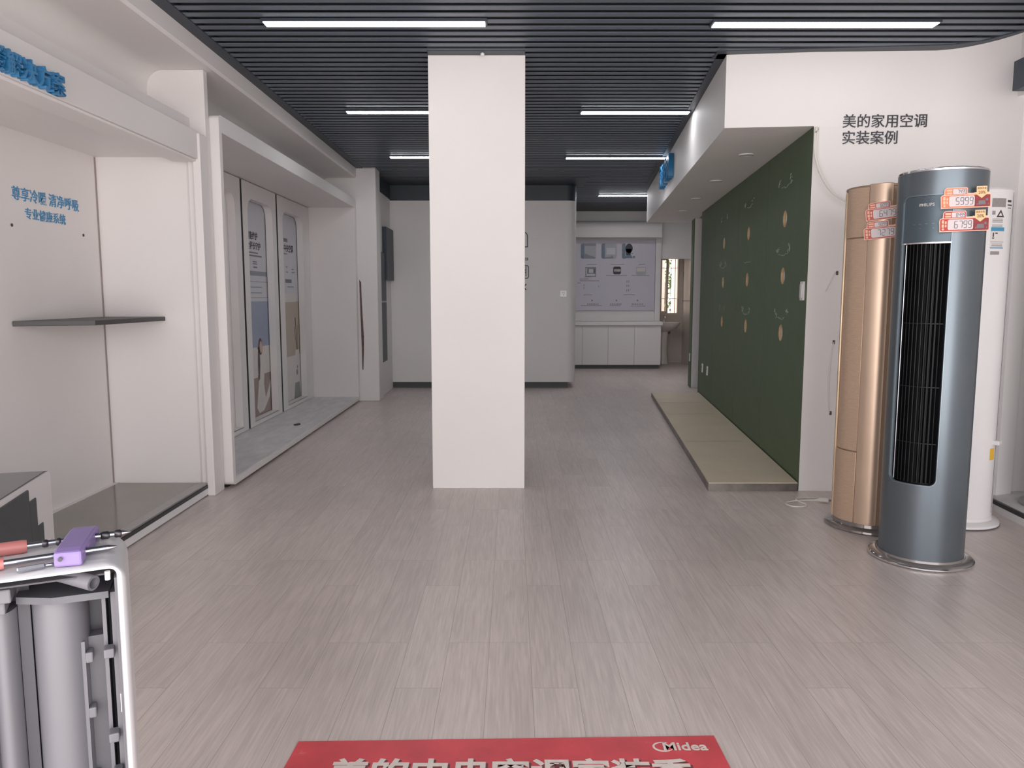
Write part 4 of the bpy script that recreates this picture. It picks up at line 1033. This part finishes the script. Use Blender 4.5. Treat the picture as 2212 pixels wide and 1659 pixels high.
pbox('side_step', (h - .018, h - .008, .05, BD - .02, .02, .88), 'plastic_grey', hb, local=True)
bm = NB()
prism(bm, [(h - .135, BD - .02), (h - .135, BD - .07), (h - .09, BD - .095), (h - .02, BD - .10), (h - .010, BD - .02)], .874, .884)
fin('scroll_cap', bm, 'plastic_mid', hb, local=True)
pbox('top_lining', (-h + .014, h - .014, .02, BD - .02, .9165, .9188), 'plastic_dark', hb, local=True)
bm = NB(); box(bm, h - .30, h - .137, .05, BD - .02, .885, .905); box(bm, h - .30, h - .146, .06, BD - .02, .866, .884); fin('bracket', bm, 'plastic_grey', hb, local=True, bevel=.002)
bm = NB(); a_ = Vector((h - .082, .055, .917)); b_ = Vector((h - .036, .014, .909)); tube(bm, [a_, b_], .0105, 20, False); tube(bm, [a_, b_ + (b_ - a_) * .004], .0075, 20, False); 
fin('drain_pipe', bm, 'plastic_grey', hb, local=True, smooth=True)
bm = NB(); lathe(bm, [(.0075, 0), (.0105, 0), (.0105, .001), (.0075, .001), (.0075, 0)], 20)
q = (b_ - a_).to_track_quat('Z', 'Y').to_matrix(); bmesh.ops.rotate(bm, verts=bm.verts[:], cent=(0, 0, 0), matrix=q); bmesh.ops.translate(bm, verts=bm.verts[:], vec=b_); fin('pipe_mouth', bm, 'plastic_mid', hb, local=True)
for z in (.775, .69, .585, .46): pbox('clip', (h - .056, h - .046, BD - .064, BD - .045, z - .008, z + .008), 'plastic_grey', hb, local=True, bevel=.002)
for z in (.795, .668, .53): pbox('latch', (h - .030, h - .016, .035, .055, z - .007, z + .007), 'plastic_grey', hb, local=True, bevel=.002)
pbox('latch', (h - .026, h - .014, .02, .05, .60, .62), 'plastic_mid', hb, local=True, bevel=.002)
bm = NB(); lathe(bm, [(0, 0), (.0035, 0), (.0035, .012), (0, .012)], 12, (h - .018, .012, .912)); fin('screw_boss', bm, 'label_white', hb, local=True)
pbox('slot_mark', (h - .0115, h - .0075, .016, .022, .715, .742), 'label_white', hb, local=True)

TZ = BH + .0045
def driver(p0, p1, rad, handle_len, hr, label, flat=False, collars=()):
    p0, p1 = Vector(p0), Vector(p1); d = (p1 - p0).normalized(); L = (p1 - p0).length
    o = thing('screwdriver', p0, label, 'screwdriver', 'screwdrivers on the white housing')
    bm = NB(); tube(bm, [p0 - d * .11, p0 - d * .10, p0 - d * .05, p0 - d * .006, p0], [hr * .8, hr, hr, hr, hr * .9], 14); fin('handle', bm, 'pink_red', o, smooth=True, angle=50)
    bm = NB(); tube(bm, [p0, p0 + d * (L - .014), p0 + d * (L - .012), p1], [rad, rad, rad * .95, rad * .15], 12); fin('shaft', bm, 'steel', o, smooth=True, angle=40)
    for a, b_, rr in collars:
        bm = NB(); tube(bm, [p0 + d * a, p0 + d * (a + .002), p0 + d * (b_ - .002), p0 + d * b_], [rad, rr, rr, rad], 12); fin('collar', bm, 'dark_steel', o, smooth=True, angle=40)
    return o
def at_top(lx, ly, dz): p = root + RX * (h - lx) + RY * ly; return (p.x, p.y, TZ + dz)
driver(at_top(.139, .030, .0085), at_top(.004, .046, .0075), .0044, .11, .0088, 'screwdriver with a faded red handle, the front one on the white housing')
driver(at_top(.120, .098, .009), at_top(-.012, .112, .008), .0044, .11, .0095, 'thicker screwdriver with a faded red handle and collars, the rear one on the white housing', collars=((.018, .026, .0058), (.035, .042, .0058), (.092, .104, .006), (.110, .120, .006)))
o = thing('bit_holder', at_top(.065, .06, 0), 'purple plastic clip gripping the two screwdriver shafts', 'tool clip', rz=math.atan2(RX.y, RX.x))
bm = NB(); prof = [(.006, .0), (.033, .0), (.033, .0142), (.049, .0142), (.049, .0), (.098, .0), (.098, .0142), (.114, .0142), (.114, .0), (.127, .0), (.13, .010), (.12, .0225), (.10, .0245), (.02, .023), (.006, .020)]
extr_x(bm, prof, -.018, .016)
bmesh.ops.rotate(bm, verts=bm.verts[:], cent=(0, .06, 0), matrix=Matrix.Rotation(radians(-8), 3, 'Z')); bmesh.ops.translate(bm, verts=bm.verts[:], vec=(.010, -.062, 0)); fin('clip_body', bm, 'purple', o, local=True, bevel=.003)
bm = NB(); lathe(bm, [(0, 0), (.0028, 0), (.0028, .002), (0, .002)], 14)
bmesh.ops.rotate(bm, verts=bm.verts[:], cent=(0, 0, 0), matrix=Matrix.Rotation(radians(90), 3, 'X')); bmesh.ops.translate(bm, verts=bm.verts[:], vec=(-.007, -.0565, .012)); fin('pin_hole', bm, 'plastic_dark', o, local=True)
o = thing('driver_bit', at_top(.09, .012, 0), 'short silver driver bit lying at the front edge of the white housing', 'driver bit')
p0, p1 = Vector(at_top(.122, .006, .004)), Vector(at_top(.055, .020, .003)); d = (p1 - p0)
bm = NB(); tube(bm, [p0, p0 + d * .02, p0 + d * .45, p0 + d * .48], [.003, .004, .004, .002], 6); fin('shank', bm, 'steel', o)
bm = NB(); tube(bm, [p0 + d * .47, p0 + d * .6, p0 + d * .62, p1], [.002, .0025, .0015, .0012], 8); fin('tip', bm, 'steel', o, smooth=True)

# white condenser with dark front on the near left plinth
fe = Vector((0.128, -0.521, 0)).normalized(); cc = Vector((-2.004, 3.271, 0.0745))
cx = -fe                                   # local x runs away from the entrance, local y into the alcove
ly_ = Vector((-cx.y, cx.x, 0))
CW, CD, CH = .78, .26, .478
rt = cc - cx * (CW / 2)
cd_ = thing('condenser_unit', rt, 'white boxed unit with a glossy dark top and dark front on the near left plinth', 'air conditioner', rz=math.atan2(cx.y, cx.x))
hw = CW / 2
bm = NB(); plate(bm, [rrect(-hw, hw, 0, CH, .035, 6, (0, 0, 1, 1))], CD, Lf(CD / 2)); fin('cabinet', bm, 'white_gloss', cd_, local=True, smooth=True, angle=30, bevel=.003)
bm = NB(); box(bm, -hw + .035, hw - .04, .006, CD - .003, CH - .001, CH + .004); fin('top_plate', bm, 'dark_gloss', cd_, local=True, bevel=.002)
bm = NB(); pts = []
for i in range(7):
    a = pi / 2 * i / 6; pts.append((hw - .036 + .0375 * sin(a), CH - .035 + .0375 * cos(a)))
pts2 = [(hw - .036 + .0345 * sin(a), CH - .035 + .0345 * cos(a)) for a in [pi / 2 * i / 6 for i in range(7)]][::-1]
plate(bm, [pts + pts2], CD - .006, Lf(CD / 2 + .001)); fin('corner_cap', bm, 'dark_gloss', cd_, local=True, smooth=True)
pbox('front_panel', (-hw + .03, hw - .270, -.006, .004, .03, CH - .022), 'dark_panel', cd_, local=True, bevel=.004)
pbox('front_step', (hw - .270, hw - .193, -.005, .004, .03, CH - .073), 'dark_panel', cd_, local=True, bevel=.003)
pbox('front_step', (hw - .193, hw - .127, -.004, .004, .03, CH - .195), 'dark_panel', cd_, local=True, bevel=.003)

# ------------------------------------------------------------------ red entrance mat
em = thing('floor_mat', (-0.01, 1.75, 0), 'worn red printed mat with cream lettering at the entrance', 'mat')
bm = NB(); prism(bm, [(-.66, 1.35), (.625, 1.36), (.600, 2.152), (-.626, 2.122)], 0.0, .003); fin('sheet', bm, 'mat_red', em)
Fm = frame((0, 0, .0033), (1, 0, 0), (0, 1, 0))
S = '美的中央空调家装季'
bm = NB(); textm(bm, S, .1125, .0004, Fm.copy(), bold=.035, align='CENTER', off=(.002, 1.932, 0), spacing=.985); fin('print_shadow', bm, 'mat_shadow', em)
bm = NB(); textm(bm, S, .1125, .0006, Fm.copy(), bold=.03, align='CENTER', off=(-.004, 1.938, .0005), spacing=.985); fin('lettering', bm, 'mat_letter', em)
bm = NB(); textm(bm, 'Midea', .054, .0006, Fm.copy(), bold=.02, off=(.435, 2.078, .0003), spacing=1.0)
lc = (.437, 2.094)
ring_o = [(lc[0] + .030 * cos(t), lc[1] + .024 * sin(t)) for t in [radians(60 + 300 * i / 24) for i in range(25)]]
ring_i = [(lc[0] + .003 + .027 * cos(t), lc[1] + .001 + .0195 * sin(t)) for t in [radians(60 + 300 * i / 24) for i in range(25)]][::-1]
plate(bm, [ring_o + ring_i], .0006, Fm.copy(), .0003)
t = fin('logo', bm, 'mat_letter', em); t['label'] = 'cream logo of a ring and a word'
